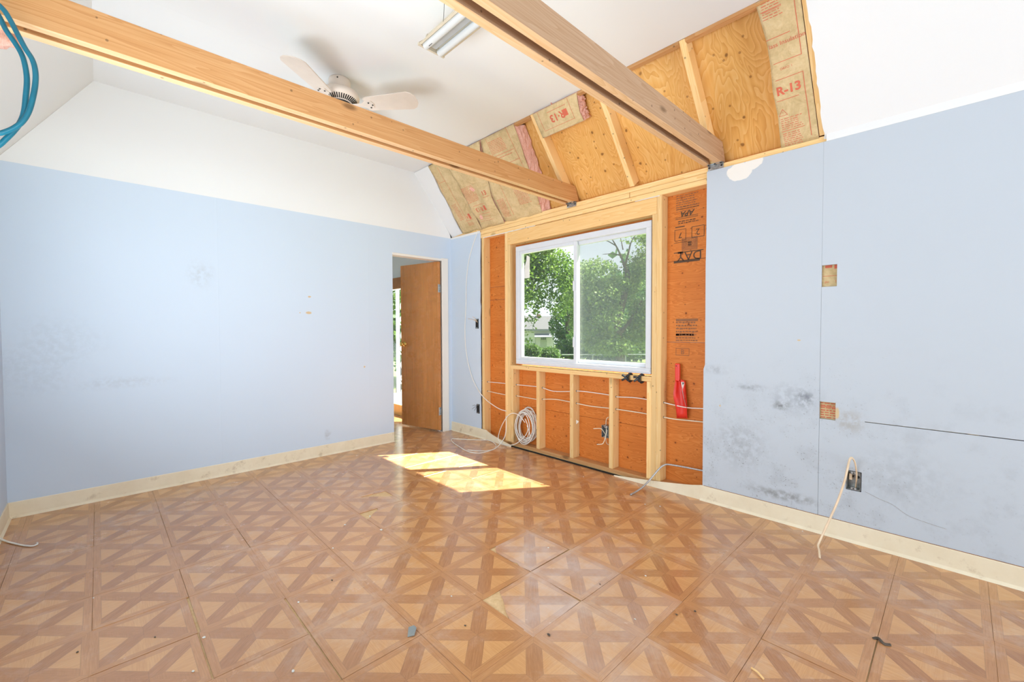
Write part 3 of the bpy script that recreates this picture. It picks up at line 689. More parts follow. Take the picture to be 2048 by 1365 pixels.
for k in range(3):
    c0 = SP(xs[k]+.001, -.46, -RD-.0005); pts = [SP(xs[k]+.001, -.31, -RD-.0005), SP(xs[k+1]-.001, -.31, -RD-.0005), SP(xs[k+1]-.001, LS+.25, -RD-.0005), SP(xs[k]+.001, LS+.25, -RD-.0005)]
    slab('roof_sheathing', pts, -NS*.0125, MAT['roof_plywood'])
for a, b in ((1.53, 1.712), (1.75, 2.316), (2.354, 2.92), (2.958, 3.524)):
    box('nailer', (a+.001, YC1+.002, ZC-.018), (b-.001, YC1+.038, ZC+.03), MAT['fir_x'], ce, .001)
box('ridge_infill', (-.15, YC1-.30, ZC+.05), (XE+.1, YC1+.05, ZC+.32), MAT['roof_plywood'], ce, 0)

# ------------------------------------------------------------------ ties under the rafters
TZ0, TZ1 = 2.2635, 2.400
def tie(x, label, m):
    e = empty('ceiling_beam', (x, -1.7, TZ0)); tag(e, label, 'beam', 'doubled roof ties over the room')
    def endy(z): return -((z-Z0)/K)+.0
    for xa, mm in ((x-.057, m), (x+.019, m)):
        yy1, yy0 = .075, YB+.035
        # end cut along the roof slope
        ztop = TZ1; ys_top = (Z0+RD*1.6-ztop)/K-.004
        prof = [(yy0, TZ0), (yy1, TZ0), (min(yy1, ys_top+.0), TZ1), (yy0+.098, TZ1)]
        if ys_top > yy1: prof = [(yy0, TZ0), (yy1, TZ0), (yy1, TZ1), (yy0+.098, TZ1)]
        bmx = bmesh.new(); P = [(xa+d, y, z) for d in (0, .038) for y, z in prof]
        vs = [bmx.verts.new(p_) for p_ in P]
        for q in ((0,1,2,3), (7,6,5,4), (0,4,5,1), (1,5,6,2), (2,6,7,3), (3,7,4,0)): bmx.faces.new([vs[i] for i in q])
        bmesh.ops.recalc_face_normals(bmx, faces=bmx.faces[:]); bmesh.ops.bevel(bmx, geom=bmx.edges[:], offset=.002, segments=1, affect='EDGES')
        t = MB(); t.frombm(bmx); bmx.free(); o_ = t.build('board', MAT[mm], e)
        o_.data.materials.append(MAT['underside_y'])
        for pl in o_.data.polygons:
            if pl.normal.z < -.6: pl.material_index = 1  # downward faces take the paler wood tone
    return e
tie(1.731, 'reddish doubled wooden beam crossing below the ceiling fan', 'fir_y')
tie(2.939, 'greyish doubled wooden beam crossing below the fluorescent light', 'weathered_fir_y')
def hanger(x, label):
    e = empty('bracket', (x, YF, PT-.034)); tag(e, label, 'bracket', 'steel angles tying the beams to the plate')
    m = MB(); m.box((x-.05, YF-.003, PT-.034), (x+.05, YF-.0008, PT+.004), .0006); m.box((x-.05, YF-.003, PT+.002), (x+.05, YF+.02, PT+.0045), .0005)
    m.prism([(x-.05, YF-.003, PT+.003), (x+.05, YF-.003, PT+.003), (x+.05, YF-.030, PT-.0015), (x-.05, YF-.030, PT-.0015)], (0, 0, .0015))
    m.build('angle_plate', MAT['galvanized'], e)
    for sx_ in (-.04, .038):
        MB().cyl((x+sx_, YF-.003, PT-.016), (x+sx_, YF-.0065, PT-.016), .0065, 12).build('screw', MAT['dark_metal'], e)
    for sx_ in (-.04, 0, .038):
        MB().cyl((x+sx_, YF-.017, PT-.001), (x+sx_, YF-.017, PT-.0055), .006, 12).build('screw', MAT['dark_metal'], e)
hanger(1.75, 'galvanized angle bracket under the end of the reddish beam'); hanger(2.955, 'galvanized angle bracket under the end of the greyish beam')

# ------------------------------------------------------------------ insulation
def batt(label, edgeL, edgeR, b0, b1, off, prints=None, puff=.008, seed=0, thick=.080, fiber_r=0.0, wav=.006, group='insulation batts between the rafters', nx=14, nb=26):
    e = empty('insulation_batt', SP((edgeL(b0)+edgeR(b0))/2, b0)); tag(e, label, 'insulation', group)
    def h(x, b): return off+puff*(.5+.5*math.sin(x*23+seed))*(.6+.4*math.sin(b*17+seed*2))+wav*(mnoise.noise(Vector((x*9+seed, b*9, seed))))
    v = []; f = []
    for i in range(nb+1):
        b = b0+(b1-b0)*i/nb; xl, xr = edgeL(b), edgeR(b)
        for j in range(nx+1):
            x = xl+(xr-xl)*j/nx; v.append(SP(x, b, h(x, b)))
    n = (nx+1)*(nb+1); v += [p_-NS*.0012 for p_ in v]
    for i in range(nb):
        for j in range(nx):
            a = i*(nx+1)+j; f.append((a, a+1, a+nx+2, a+nx+1)); f.append((n+a, n+a+nx+1, n+a+nx+2, n+a+1))
    ring = [j for j in range(nx+1)]+[i*(nx+1)+nx for i in range(1, nb+1)]+[nb*(nx+1)+j for j in range(nx-1, -1, -1)]+[i*(nx+1) for i in range(nb-1, 0, -1)]
    for q in range(len(ring)): a, c = ring[q], ring[(q+1) % len(ring)]; f.append((a, n+a, n+c, c))
    m = MB(); m.v = v; m.f = f; kf = m.build('kraft_facing', MAT['kraft'], e, smooth=True)
    # the glass wool behind the paper
    v = []; f = []; nk = 7; rr = random.Random(seed)
    for i in range(nb+1):
        b = b0+(b1-b0)*i/nb+.004*rr.uniform(-1, 1); xl, xr = edgeL(b)+.004, edgeR(b)-.003
        row = []
        for k in range(nk+1): row.append((xr+fiber_r*k/nk+rr.uniform(-.006, .008)*(1 if k else .3), -.002-thick*k/nk))
        for k in range(nk+1): row.append((xl+rr.uniform(-.004, .004), -.002-thick*(nk-k)/nk))
        for x, o_ in row: v.append(SP(x, b, min(off-.003+o_, h(x, b)-.0035+o_)+rr.uniform(-.002, .0)))
    w = 2*nk+2
    for i in range(nb):
        for k in range(w): f.append((i*w+k, i*w+(k+1) % w, (i+1)*w+(k+1) % w, (i+1)*w+k))
    f.append(tuple(range(w))[::-1]); f.append(tuple(nb*w+k for k in range(w)))
    m = MB(); m.v = v; m.f = f; v = [p_ if p_.z < ZC-.002 else Vector((p_.x, p_.y, ZC-.002)) for p_ in v]; m.v = v; m.build('glass_wool', MAT['fiber'], e)
    if prints:
        P = Prints(SP(0, 0), (1,0,0), US, NS, lambda a, b: h(a, b)); prints(P); P.build('printed_text', MAT['red_print'], e)
    return e
def interp(tab):
    def fn(b):
        for (b0, x0), (b1, x1) in zip(tab, tab[1:]):
            if b <= b1: t = (b-b0)/(b1-b0) if b1 > b0 else 0; return x0+(x1-x0)*max(0, min(1, t))
        return tab[-1][1]
    return fn
def prA(P):
    P.para(.29, .30, .36, 16, .012, .004, 21, .2); P.rect(.28, .55, .40, .553); P.rect(.28, .46, .283, .60); P.rect(.385, .05, .388, .70)
    P.rect(.44, .10, .47, .16); P.text('R', .415, .13, .05, True); P.rect(.36, .09, .48, .093); P.para(.38, .06, .48, 3, .012, .004, 22)
def prB(P):
    P.para(.56, .42, .74, 14, .012, .0045, 23, .15); P.text('R·13', .665, .17, .062, True, .001); P.rect(.745, .15, .78, .20)
    P.rect(.60, .215, .78, .218); P.rect(.60, .115, .79, .118); P.rect(.58, .08, .77, .0825); P.para(.58, .06, .80, 2, .02, .003, 24); P.text('13', .845, .31, .06, False, .001); P.rect(.80, .27, .89, .273)
def prC(P):
    P.para(.94, .20, 1.04, 15, .0125, .0045, 25, .1); P.para(1.20, .30, 1.36, 17, .0125, .0045, 26, .15); P.rect(1.07, .02, 1.073, .52)
    P.para(1.17, .70, 1.36, 9, .0125, .0045, 27, .1); P.rect(1.43, .40, 1.433, .76); P.rect(1.15, .57, 1.42, .573); P.para(1.2, .55, 1.4, 1, .01, .006, 28); P.rect(1.2, .48, 1.44, .483)
    P.rect(1.16, .56, 1.163, .74); P.rect(1.40, .05, 1.44, .053); P.rect(1.30, .38, 1.45, .383)
batt('kraft insulation batt next to the torn drywall at the gable end', interp([(-.05, .205), (.16, .212), (.25, .232), (.37, .252), (.47, .244), (.60, .262), (LS, .276)]), lambda b: .545, -.045, LS-.003, .004, prA, .012, 1)
batt('crumpled kraft insulation batt in the middle, between two dark slits', lambda b: .553, interp([(-.05, .902), (.25, .900), (.4, .96), (LS, 1.10)]), -.035, LS-.003, .010, prB, .022, 2, wav=.018)
batt('kraft insulation batt with exposed pink edge behind the reddish beam', interp([(-.05, .908), (.25, .906), (.4, .968), (LS, 1.108)]), interp([(-.05, 1.40), (.1, 1.43), (.3, 1.47), (LS, 1.53)]), -.045, LS-.003, .006, prC, .010, 3, fiber_r=.05)
def prF(P):
    P.rect(1.80, LS-.005, 1.8025, .60); P.rect(2.09, LS-.005, 2.0925, .59); P.rect(1.80, .595, 2.09, .5975); P.text('R·13', 1.955, .66, .075, True, .002); P.rect(2.01, .637, 2.055, .685); P.rect(1.88, .71, 2.06, .713); P.text('A', 1.95, .76, .03, True)
batt('short flap of kraft insulation hanging beside the greyish beam', lambda b: 1.752, interp([(.5, 2.16), (.62, 2.15), (LS, 2.18)]), interp([(0, .555), (9, .555)])(0), LS-.003, .012, prF, .010, 4, thick=.075, fiber_r=.012)
def prR(P):
    P.para(3.352, .755, 3.445, 9, .0125, .004, 31, .25); P.rect(3.35, .555, 3.46, .558); P.text('lass Insulation', 3.357, .520, .030, False, 0, 'LEFT'); P.rect(3.365, .43, 3.497, .433); P.rect(3.494, .43, 3.497, .77); P.rect(3.345, .69, 3.44, .693); P.rect(3.352, .685, 3.44, .687)
    P.text('ORFO  I', 3.42, .395, .016); P.rect(3.362, .345, 3.492, .348); P.rect(3.489, .0, 3.492, .348); P.text('R-13', 3.357, .285, .062, False, .002, 'LEFT'); P.rect(3.352, .235, 3.46, .238)
    a, b, s_ = 3.372, .165, .021
    for p0, p1 in (((-s_,-.6*s_),(s_,-.6*s_)), ((s_,-.6*s_),(0,1.1*s_)), ((0,1.1*s_),(-s_,-.6*s_))):
        d = Vector((p1[0]-p0[0], p1[1]-p0[1])); nn = Vector((-d.y, d.x)).normalized()*.0011
        q = [P.P(a+p[0]+k*nn.x, b+p[1]+k*nn.y) for p, k in ((p0,-1),(p1,-1),(p1,1),(p0,1))]; P.m.add(q, [(0,1,2,3)])
    P.text('!', a, b, .02)
    P.para(3.355, .135, 3.46, 6, .0115, .004, 32, .2); P.rect(3.352, .062, 3.465, .065); P.para(3.355, .05, 3.45, 7, .0115, .004, 33, .2)
batt('kraft insulation batt with large red lettering at the right of the rafters', interp([(-.03, 3.333), (.16, 3.345), (.3, 3.340), (.42, 3.350), (.55, 3.352), (LS, 3.330)]), lambda b: 3.522, -.03, LS-.003, .003, prR, .003, 5, wav=.004)
# paper-faced batts inside the wall, seen through the two cut openings
e = empty('insulation_batt', (3.75, .05, .06)); tag(e, 'kraft insulation inside the wall, seen through the two square cut-outs', 'insulation')
hh = [(HX[0]-.004, HX[1]+.004, HX[2]-.004, HX[3]+.004)]
MB().cells([3.546, 4.12], [.06, 2.12], hh, lambda u, v: Vector((u, .022, v)), .0015, (0, 1, 0)).build('kraft_facing', MAT['kraft'], e); MB().cells([3.546, 4.12], [.06, 2.12], hh, lambda u, v: Vector((u, .0240, v)), .076, (0, 1, 0)).build('glass_wool', MAT['fiber'], e)
P = Prints((3.58, .022, 0), (1,0,0), (0,0,1), (0,-1,0)); P.rect(-.02, 1.515, .012, 1.53); P.rect(.022, 1.508, .06, 1.53); P.rect(-.03, 1.468, .06, 1.4705); P.text('pu', -.012, 1.437, .018); P.text('I', .03, 1.437, .02)
P.para(-.03, .75, .05, 7, .0135, .0065, 41, .1); P.rect(-.03, .725, .05, .729); P.build('printed_text', MAT['red_print'], e)

# ------------------------------------------------------------------ next room beyond the doorway
nr = empty('wall_far', (-1.2, .02, 0)); tag(nr, 'outer wall of the next room with a tall window', kind='structure')
WX0, WX1, WZ0, WZ1 = -2.0, -.62, .14, 1.735
MB().cells([-2.2, -.11], [0, 2.5], [(WX0, WX1, WZ0, WZ1)], lambda u, v: Vector((u, 0, v)), .11, (0, 1, 0)).build('wall_panel', MAT['blue_paint_left'], nr)
box('brown_header', (-2.1, -.02, WZ1-.005), (-.5, .0, WZ1+.145), MAT['brown_trim'], nr, .002)
box('sill_board', (-2.1, -.015, -.0), (-.5, .0, WZ0+.005), MAT['yellow_trim'], nr, .002)
for x in (WX0, WX1-.05): box('mullion', (x, .02, WZ0), (x+.05, .06, WZ1), MAT['iron_white'], nr, .002)
box('pane', (WX0+.05, .038, WZ0), (WX1-.05, .042, WZ1), MAT['glass'], nr, 0)
r2 = empty('wall_back_far', (-2.2, -1, 0)); tag(r2, 'plain walls closing the next room', kind='structure')
box('wall_panel', (-2.3, -1.55, 0), (-2.2, .1, 2.5), MAT['blue_paint_left'], r2, 0); box('wall_panel', (-2.3, -1.65, 0), (-.11, -1.55, 2.5), MAT['blue_paint_left'], r2, 0); box('ceiling_panel', (-2.3, -1.65, 2.45), (-.11, .1, 2.55), MAT['white_paint'], r2, 0)
# white iron porch post with scrolls outside it
ip = empty('porch_post', (-1.75, .75, -.3)); tag(ip, 'white iron porch post with scrollwork seen past the open door', 'post')
q0 = pix(796, 700, 1, .75); px_ = q0.x
box('upright', (px_-.03, .73, -.3), (px_+.03, .77, 2.6), MAT['iron_white'], ip, .002); box('upright', (px_+.26, .73, -.3), (px_+.30, .77, 2.6), MAT['iron_white'], ip, .002)
for k, zc_ in enumerate((1.45, .95, .45, -.02)):
    for s_ in (1, -1):
        pts = []
        for i in range(26):
            a = i/25*2.6*math.pi; r_ = .10*(1-i/32); pts.append(Vector((px_+.145+s_*.02+r_*math.cos(a+(0 if s_ > 0 else math.pi))*.9, .75, zc_+s_*.11+r_*math.sin(a+(0 if s_ > 0 else math.pi)))))
        MB().tube(pts, .010, 6).build('scroll', MAT['iron_white'], ip, smooth=True)
pt_ = box('patio_slab', (-5, .12, -.42), (-.4, 2.6, -.30), MAT['patio'], None, .01); tag(pt_, 'pale concrete porch slab outside the next room', kind='structure')

# ------------------------------------------------------------------ walls behind the camera
wb = MB().cells([-.1, XE+.1], [0, 2.3], [(1.20, 3.40, .35, 1.55)], lambda u, v: Vector((u, YB, v)), .12, (0, -1, 0)).build('wall_back', MAT['blue_paint_left'])
tag(wb, 'blue wall behind on the left, with an added opening for fill light', kind='structure')
w2 = empty('fill_opening_1', (2.3, YB-.06, .35)); tag(w2, 'added opening for fill light in the blue wall behind the camera', kind='structure')  # unseen opening, added and placed for the fill lamp
for a, b in (((1.20, YB-.11, .35), (3.40, YB-.02, .40)), ((1.20, YB-.11, 1.50), (3.40, YB-.02, 1.55)), ((1.20, YB-.11, .40), (1.25, YB-.02, 1.50)), ((3.35, YB-.11, .40), (3.40, YB-.02, 1.50)), ((2.27, YB-.09, .40), (2.33, YB-.04, 1.50))): box('frame', a, b, WV, w2, .003)
wc = MB().cells([YB-.1, .12], [0, 3.0], [(-2.95, -.65, .05, 2.1)], lambda u, v: Vector((XE, u, v)), .12, (1, 0, 0)).build('wall_near', MAT['blue_paint_right'])
tag(wc, 'blue wall behind the camera with a wide added opening for fill light', kind='structure')
w3 = empty('fill_opening_2', (XE+.06, -1.8, .05)); tag(w3, 'wide added opening for fill light behind the camera', kind='structure')  # second unseen opening added to hold a fill lamp
for a, b in (((XE+.0, -2.95, .05), (XE+.1, -2.89, 2.1)), ((XE, -.71, .05), (XE+.1, -.65, 2.1)), ((XE, -2.89, 2.04), (XE+.1, -.71, 2.1)), ((XE+.03, -1.83, .05), (XE+.08, -1.77, 2.04))): box('frame', a, b, WV, w3, .003)
pr_ = box('sun_blocker', (XE+.12, YB-.3, 2.32), (XE+2.2, 2.2, 2.44), MAT['far_roof'], None, 0); tag(pr_, 'unseen slab added to keep sun off the opening behind the camera', kind='structure')  # unseen slab added to block direct sun at the opening
b2 = MB().prism([(0, YB, 0), (0, YB+.018, 0), (0, YB+.008, .014), (0, YB+.0055, .096), (0, YB+.003, .1), (0, YB, .1)], (XE, 0, 0)).build('baseboard_back', MAT['cove']); tag(b2, 'cream vinyl cove base at the far left edge', kind='structure')

# ------------------------------------------------------------------ ceiling fan
FX, FY = 1.158, -1.748; fz = ZC
fan = empty('ceiling_fan', (FX, FY, fz-.30)); tag(fan, 'cream four-bladed ceiling fan mounted tight to the ceiling', 'fan')
FC = MAT['fan_cream']
cp = MB().lathe((FX, FY, fz-.075), [(.056,0),(.064,.008),(.070,.04),(.070,.066),(.066,.0745)], 36).build('canopy', FC, fan, smooth=True)
for a in (2.6, 5.7): MB().lathe((FX+.069*math.cos(a), FY+.069*math.sin(a), fz-.02), [(.005,0),(.005,.003),(.002,.005)], 10, Vector((math.cos(a), math.sin(a), 0))).build('screw', MAT['dark_metal'], cp)
hz = fz-.160
hs = MB().lathe((FX, FY, hz), [(.060,.0),(.074,.001),(.112,.026),(.124,.034),(.126,.050),(.118,.070),(.085,.088),(.055,.094)], 48).build('motor_housing', FC, fan, smooth=True)
for k in range(44):
    a = 2*math.pi*k/44; d = Vector((math.cos(a), math.sin(a), 0))
    p0 = Vector((FX, FY, hz+.0045))+d*.080; p1 = Vector((FX, FY, hz+.024))+d*.109
    t = Vector((-d.y, d.x, 0)); MB().obox((p0+p1)/2+d*.0002-Vector((0,0,.0006)), (p1-p0)/2, t*.0034, (p1-p0).cross(t).normalized()*.0014).build('vent_slot', MAT['black_gap'], hs)
MB().lathe((FX, FY, hz-.012), [(.030,0),(.068,.004),(.074,.011),(.060,.0135)], 32).build('flywheel', MAT['dark_metal'], fan, smooth=True)
MB().lathe((FX, FY, hz-.055), [(.020,0),(.040,.006),(.048,.022),(.046,.040),(.03,.045)], 28).build('switch_cup', FC, fan, smooth=True)
MB().tube([(FX+.02, FY-.03, hz-.05), (FX+.02, FY-.03, hz-.12)], .0012, 5).build('pull_chain', MAT['brass'], fan)
A0 = math.radians(-52); zb_ = hz-.022
for k in range(4):
    a = A0+k*math.pi/2; d = Vector((math.cos(a), math.sin(a), 0)); t = Vector((-d.y, d.x, 0)); pitch = -.20
    up = Vector((0,0,1)); tt = (t*math.cos(pitch)+up*math.sin(pitch)); nn = d.cross(tt)
    c = Vector((FX, FY, zb_))
    iron = MB()
    iron.prism([c+d*.075-tt*.018, c+d*.16-tt*.013, c+d*.19-tt*.036, c+d*.235-tt*.030, c+d*.245+tt*0, c+d*.235+tt*.030, c+d*.19+tt*.036, c+d*.16+tt*.013, c+d*.075+tt*.018], nn*.004)
    ir = iron.build('blade_iron', FC, fan)
    for s_, e_ in ((.022, .215), (-.022, .215), (0, .235)): MB().lathe(c+d*e_+tt*s_-nn*.0035, [(.005,0),(.005,.003),(.002,.004)], 8, -nn).build('screw', MAT['dark_metal'], ir)
    w0, w1, L0, L1 = .060, .078, .185, .545
    pts = [c+d*L0-tt*w0*.85, c+d*(L0+.02)-tt*w0, c+d*(L1-.05)-tt*w1, c+d*(L1-.022)-tt*(w1*.80), c+d*(L1-.004)-tt*w1*.42, c+d*L1, c+d*(L1-.004)+tt*w1*.42, c+d*(L1-.022)+tt*w1*.80, c+d*(L1-.05)+tt*w1, c+d*(L0+.02)+tt*w0, c+d*L0+tt*w0*.85]
    MB().prism([p_+nn*.0045 for p_ in pts], nn*.006).build('blade', FC, fan)

# ------------------------------------------------------------------ fluorescent fixture
LX0, LX1, LY0, LY1, LZ = 2.062, 3.28, -1.697, -1.535, 2.70
fl = empty('fluorescent_light', (2.67, (LY0+LY1)/2, LZ)); tag(fl, 'cream two-tube fluorescent shop light hung near the greyish beam', 'light')
yc = (LY0+LY1)/2
prof = [(LY0, .0), (LY0+.010, -.004), (yc-.026, .030), (yc-.020, .012), (yc+.020, .012), (yc+.026, .030), (LY1-.010, -.004), (LY1, .0), (yc+.032, .048), (yc+.028, .072), (yc-.028, .072), (yc-.032, .048)]
hb = MB().prism([(LX0+.012, y, LZ+z) for y, z in prof], (LX1-LX0-.024, 0, 0)).build('reflector', MAT['fixture_cream'], fl)
MB().box((LX0+.02, yc-.021, LZ+.008), (LX1-.02, yc+.021, LZ+.0118)).build('ballast_cover', MAT['fixture_inside'], fl)
for xa in (LX0, LX1-.012):
    MB().prism([(xa, LY0-.002, LZ-.006), (xa, LY1+.002, LZ-.006), (xa, LY1+.002, LZ+.006), (xa, yc+.034, LZ+.05), (xa, yc+.03, LZ+.074), (xa, yc-.03, LZ+.074), (xa, yc-.034, LZ+.05), (xa, LY0-.002, LZ+.006)], (.012, 0, 0)).build('end_plate', MAT['fixture_cream'], fl)
for yy in (yc-.045, yc+.045):
    MB().cyl((LX0+.018, yy, LZ-.002), (LX1-.018, yy, LZ-.002), .0185, 20).build('lamp_tube', MAT['tube_glass'], fl, smooth=False)
    for xa, s_ in ((LX0+.012, 1), (LX1-.012, -1)):
        MB().box((min(xa, xa+s_*.012), yy-.013, LZ-.012), (max(xa, xa+s_*.012), yy+.013, LZ+.026), .003).build('lamp_holder', MAT['fixture_cream'], fl)
MB().box((LX0+.055, yc-.050, LZ-.0212), (LX0+.085, yc-.047, LZ-.0200)).build('lamp_print', MAT['dark_metal'], fl)
wq = pix(886, 40, 1, LY0+.03)
MB().tube(smooth_path([(wq.x, LY0+.03, LZ+.02), (wq.x+.002, LY0+.035, LZ+.09), (wq.x-.001, LY0+.04, ZC)]), .0013, 6).build('hanging_wire', MAT['dark_metal'], fl)
MB().tube(smooth_path([(LX1-.15, LY0+.03, LZ+.02), (LX1-.15, LY0+.035, LZ+.09), (LX1-.15, LY0+.04, ZC)]), .0013, 6).build('hanging_wire', MAT['dark_metal'], fl)

# ------------------------------------------------------------------ cables
def cable(name, label, pts, r, m, cat='cable', group=None, n=8, flat=1.0, sm=6):
    o = MB().tube(smooth_path(pts, sm), r, n, flat).build(name, MAT[m], None, smooth=True); return tag(o, label, cat, group)
Yc = .058
up_ = [(964,762),(974,764),(1012.5,767.7),(1032.3,769.9),(1071.9,773.6),(1084,775.8),(1107,783),(1140,783.5),(1152,782.4),(1177,784.6),(1218,790.5),(1231,794),(1265,795.6),(1291.6,799),(1324.6,805),(1345,810),(1375,816),(1408,818),(1440,822)]
lo_ = [(964,780),(973,782.4),(1012.5,790.5),(1033.4,792.3),(1072,799),(1084,799),(1111,799.3),(1140,804.4),(1152,807),(1181.8,813),(1218,817),(1231,818.7),(1260,823),(1291.6,828),(1324.6,834.5),(1350,839),(1380,842),(1408,844.8),(1440,848)]
cable('electrical_cable', 'upper white cable run sideways through the wall studs', [pix(x, y, 1, Yc) for x, y in up_], .0036, 'cable_white', group='cables through the studs', sm=4)
cable('electrical_cable', 'lower cream cable run sideways through the wall studs', [pix(x, y, 1, Yc) for x, y in lo_], .0042, 'cable_cream', group='cables through the studs', sm=4)
hang_ = [(956,462,.0),(953,470,-.006),(946,490,-.007),(938,520,-.008),(933,560,-.008),(932,610,-.008),(930,655,-.008),(931,690,-.008),(936,725,-.01),(946,760,-.012),(958,783,-.012),(970,798,-.004),(985,810,.0),(1000,819,.002),(1013,823,.004)]
cable('electrical_cable', 'white cable drooping down the narrow blue drywall beside the corner', [pix(x, y, 1, d) for x, y, d in hang_], .0042, 'cable_white')
# drilled holes where the two cables leave each stud
def z_on(path, x):
    P_ = [pix(a, b, 1, Yc) for a, b in path]
    for a, b in zip(P_, P_[1:]):
        if a.x <= x <= b.x: return a.z+(b.z-a.z)*(x-a.x)/(b.x-a.x)
for xr in (.571, 1.015, 1.366, 1.768, 2.170, 2.579):
    for path in (up_, lo_):
        z_ = z_on(path, xr)
        if z_: MB().cyl((xr-.002, Yc, z_), (xr+.0006, Yc, z_), .0085, 14).build('drilled_hole', MAT['black_gap'], wr)
# long scuff on the right wall
MB().tube(smooth_path([pix(x, y, 1, -.0004) for x, y in ((1730, 984), (1760, 999), (1785, 1010), (1815, 1031), (1850, 1045), (1893, 1059))]), .0012, 6).build('scuff', MAT['conduit_grey'], wr)
# coil of white cable with its loose loops
cl = empty('cable_coil', (1.155, .03, .045)); tag(cl, 'coil of white cable with loose loops standing between two studs', 'cable')
rc = random.Random(3); cc = Vector((1.155, .046, .222)); pts = []
ua = Vector((.93, .0, .0)); ub = Vector((-.02, .12, .99))
turns = 13
for i in range(turns*22):
    a = 2*math.pi*i/22; tn = i/22
    R_ = .143+.022*math.sin(tn*2.4)+.010*math.sin(tn*5.1+1); wob = .050*math.sin(tn*1.15)
    pts.append(cc+ua*(R_*.86*math.cos(a)+wob*.5)+ub*(R_*1.03*math.sin(a))+Vector((0, -.002+.030*math.sin(tn*1.7+.5)+.008*math.sin(a+tn), .010*math.sin(tn*3))))
MB().tube(pts, .0038, 7).build('coil', MAT['cable_white'], cl, smooth=True)
lp = [(1050,846,.0),(1040,833,-.012),(1030,827.5,-.02),(1020,829,-.022),(1010,840,-.02),(1001,858,-.018),(996.5,875,-.02),(999,884,-.03),(1007,889.5,-.035),(1018,891,-.035),(1030,889,-.03),(1043,880,-.022),(1053,868,-.015),(1056,856,-.01),(1053.5,846,-.006),(1050,838,.0)]
MB().tube(smooth_path([pix(x, y, 1, d) for x, y, d in lp], 5), .0038, 7).build('loose_loop', MAT['cable_white'], cl, smooth=True)
lp2 = [(1046,872,.0),(1049,880,-.012),(1056,882,-.015),(1060,876,-.012),(1058,862,-.006),(1054,852,.004)]
MB().tube(smooth_path([pix(x, y, 1, d) for x, y, d in lp2], 5), .0038, 7).build('loose_loop', MAT['cable_white'], cl, smooth=True)
fp = [pix(1012, 833, 1, -.018), pix(1012.5, 850, 1, -.02), pix(1011, 868, 1, -.03), pix(1006, 881, 1, -.05)]
fp += [pix(x, y, 2, .006) for x, y in ((993,896),(980,902),(962,906.5),(945,906),(930,901),(917,893),(908,887),(903,882),(904,878.5),(912,878.5),(930,879.5),(955,880.5),(975,881),(986,885),(992,891),(991,896),(984,900),(968,902.5),(948,902),(935,900.5))]
MB().tube(smooth_path(fp, 5), .0038, 7).build('floor_loop', MAT['cable_white'], cl, smooth=True)
gp_ = [pix(1261, 990, 2, .006), pix(1272, 984, 2, .012), pix(1285, 975, 1, -.16), pix(1298, 962, 1, -.10), pix(1309, 949, 1, -.06), pix(1318, 938.5, 1, -.025), pix(1326, 932, 1, .0), pix(1334, 929.5, 1, .02), pix(1350, 931.5, 1, .035), pix(1375, 936, 1, .04), pix(1408, 942.5, 1, .045), pix(1440, 948, 1, .05)]
cable('flexible_conduit', 'grey metal-clad cable coming out of the wall onto the floor', gp_, .0065, 'conduit_grey', n=10)
bl = [pix(0, 1078, 2, .012), pix(12, 1083, 2, .006), pix(30, 1088, 2, .005), pix(50, 1092, 2, .005), pix(66, 1092.5, 2, .005), pix(74, 1089, 2, .006), pix(74.5, 1086, 2, .014)]
bl = [bl[0]+(bl[0]-bl[1])*1.2] + bl
cable('electrical_cable', 'short white cable end lying on the floor at the far left', bl, .0055, 'cable_white', flat=.6)
# loops of blue cable hung from the first beam
XB = 1.835
bp1 = [(-60,-40),(0,12),(18,36),(34,66),(50,96),(64,118),(70.5,140),(71,165),(66,195),(58,222),(46,242),(30,255),(10,264),(-8,267),(-40,262),(-75,235)]
bp2 = [(-60,-20),(-12,20),(0,36),(12,60),(30,86),(43,108),(50,130),(54,160),(51.5,195),(48,225),(40,246),(26,264),(10,280),(-4,292),(-30,305),(-70,300)]
e = empty('cable_loops', pix(60, 0, 0, XB)); tag(e, 'loops of bright blue cable hanging from the reddish beam', 'cable')
MB().tube(smooth_path([pix(x, y, 0, XB+.02) for x, y in bp1], 5), .0078, 10).build('loop', MAT['cable_blue'], e, smooth=True)
MB().tube(smooth_path([pix(x, y, 0, XB) for x, y in bp2], 5), .0078, 10).build('loop', MAT['cable_blue'], e, smooth=True)
qq = pix(-2, 74, 0, 1.62); v = []; rr = random.Random(5)
bmi = bmesh.new(); bmesh.ops.create_icosphere(bmi, subdivisions=3, radius=1)
for vv in bmi.verts: vv.co = Vector((vv.co.x*.05, vv.co.y*.09, vv.co.z*.055))*(1+.35*mnoise.noise(vv.co*2.1)+.12*mnoise.noise(vv.co*7))+qq+Vector((0, -.035, .01))
t = MB(); t.frombm(bmi); bmi.free(); o = t.build('insulation_scrap', MAT['fiber'], None, smooth=True); tag(o, 'ragged scrap of pink insulation under the beam at the far left', 'insulation')

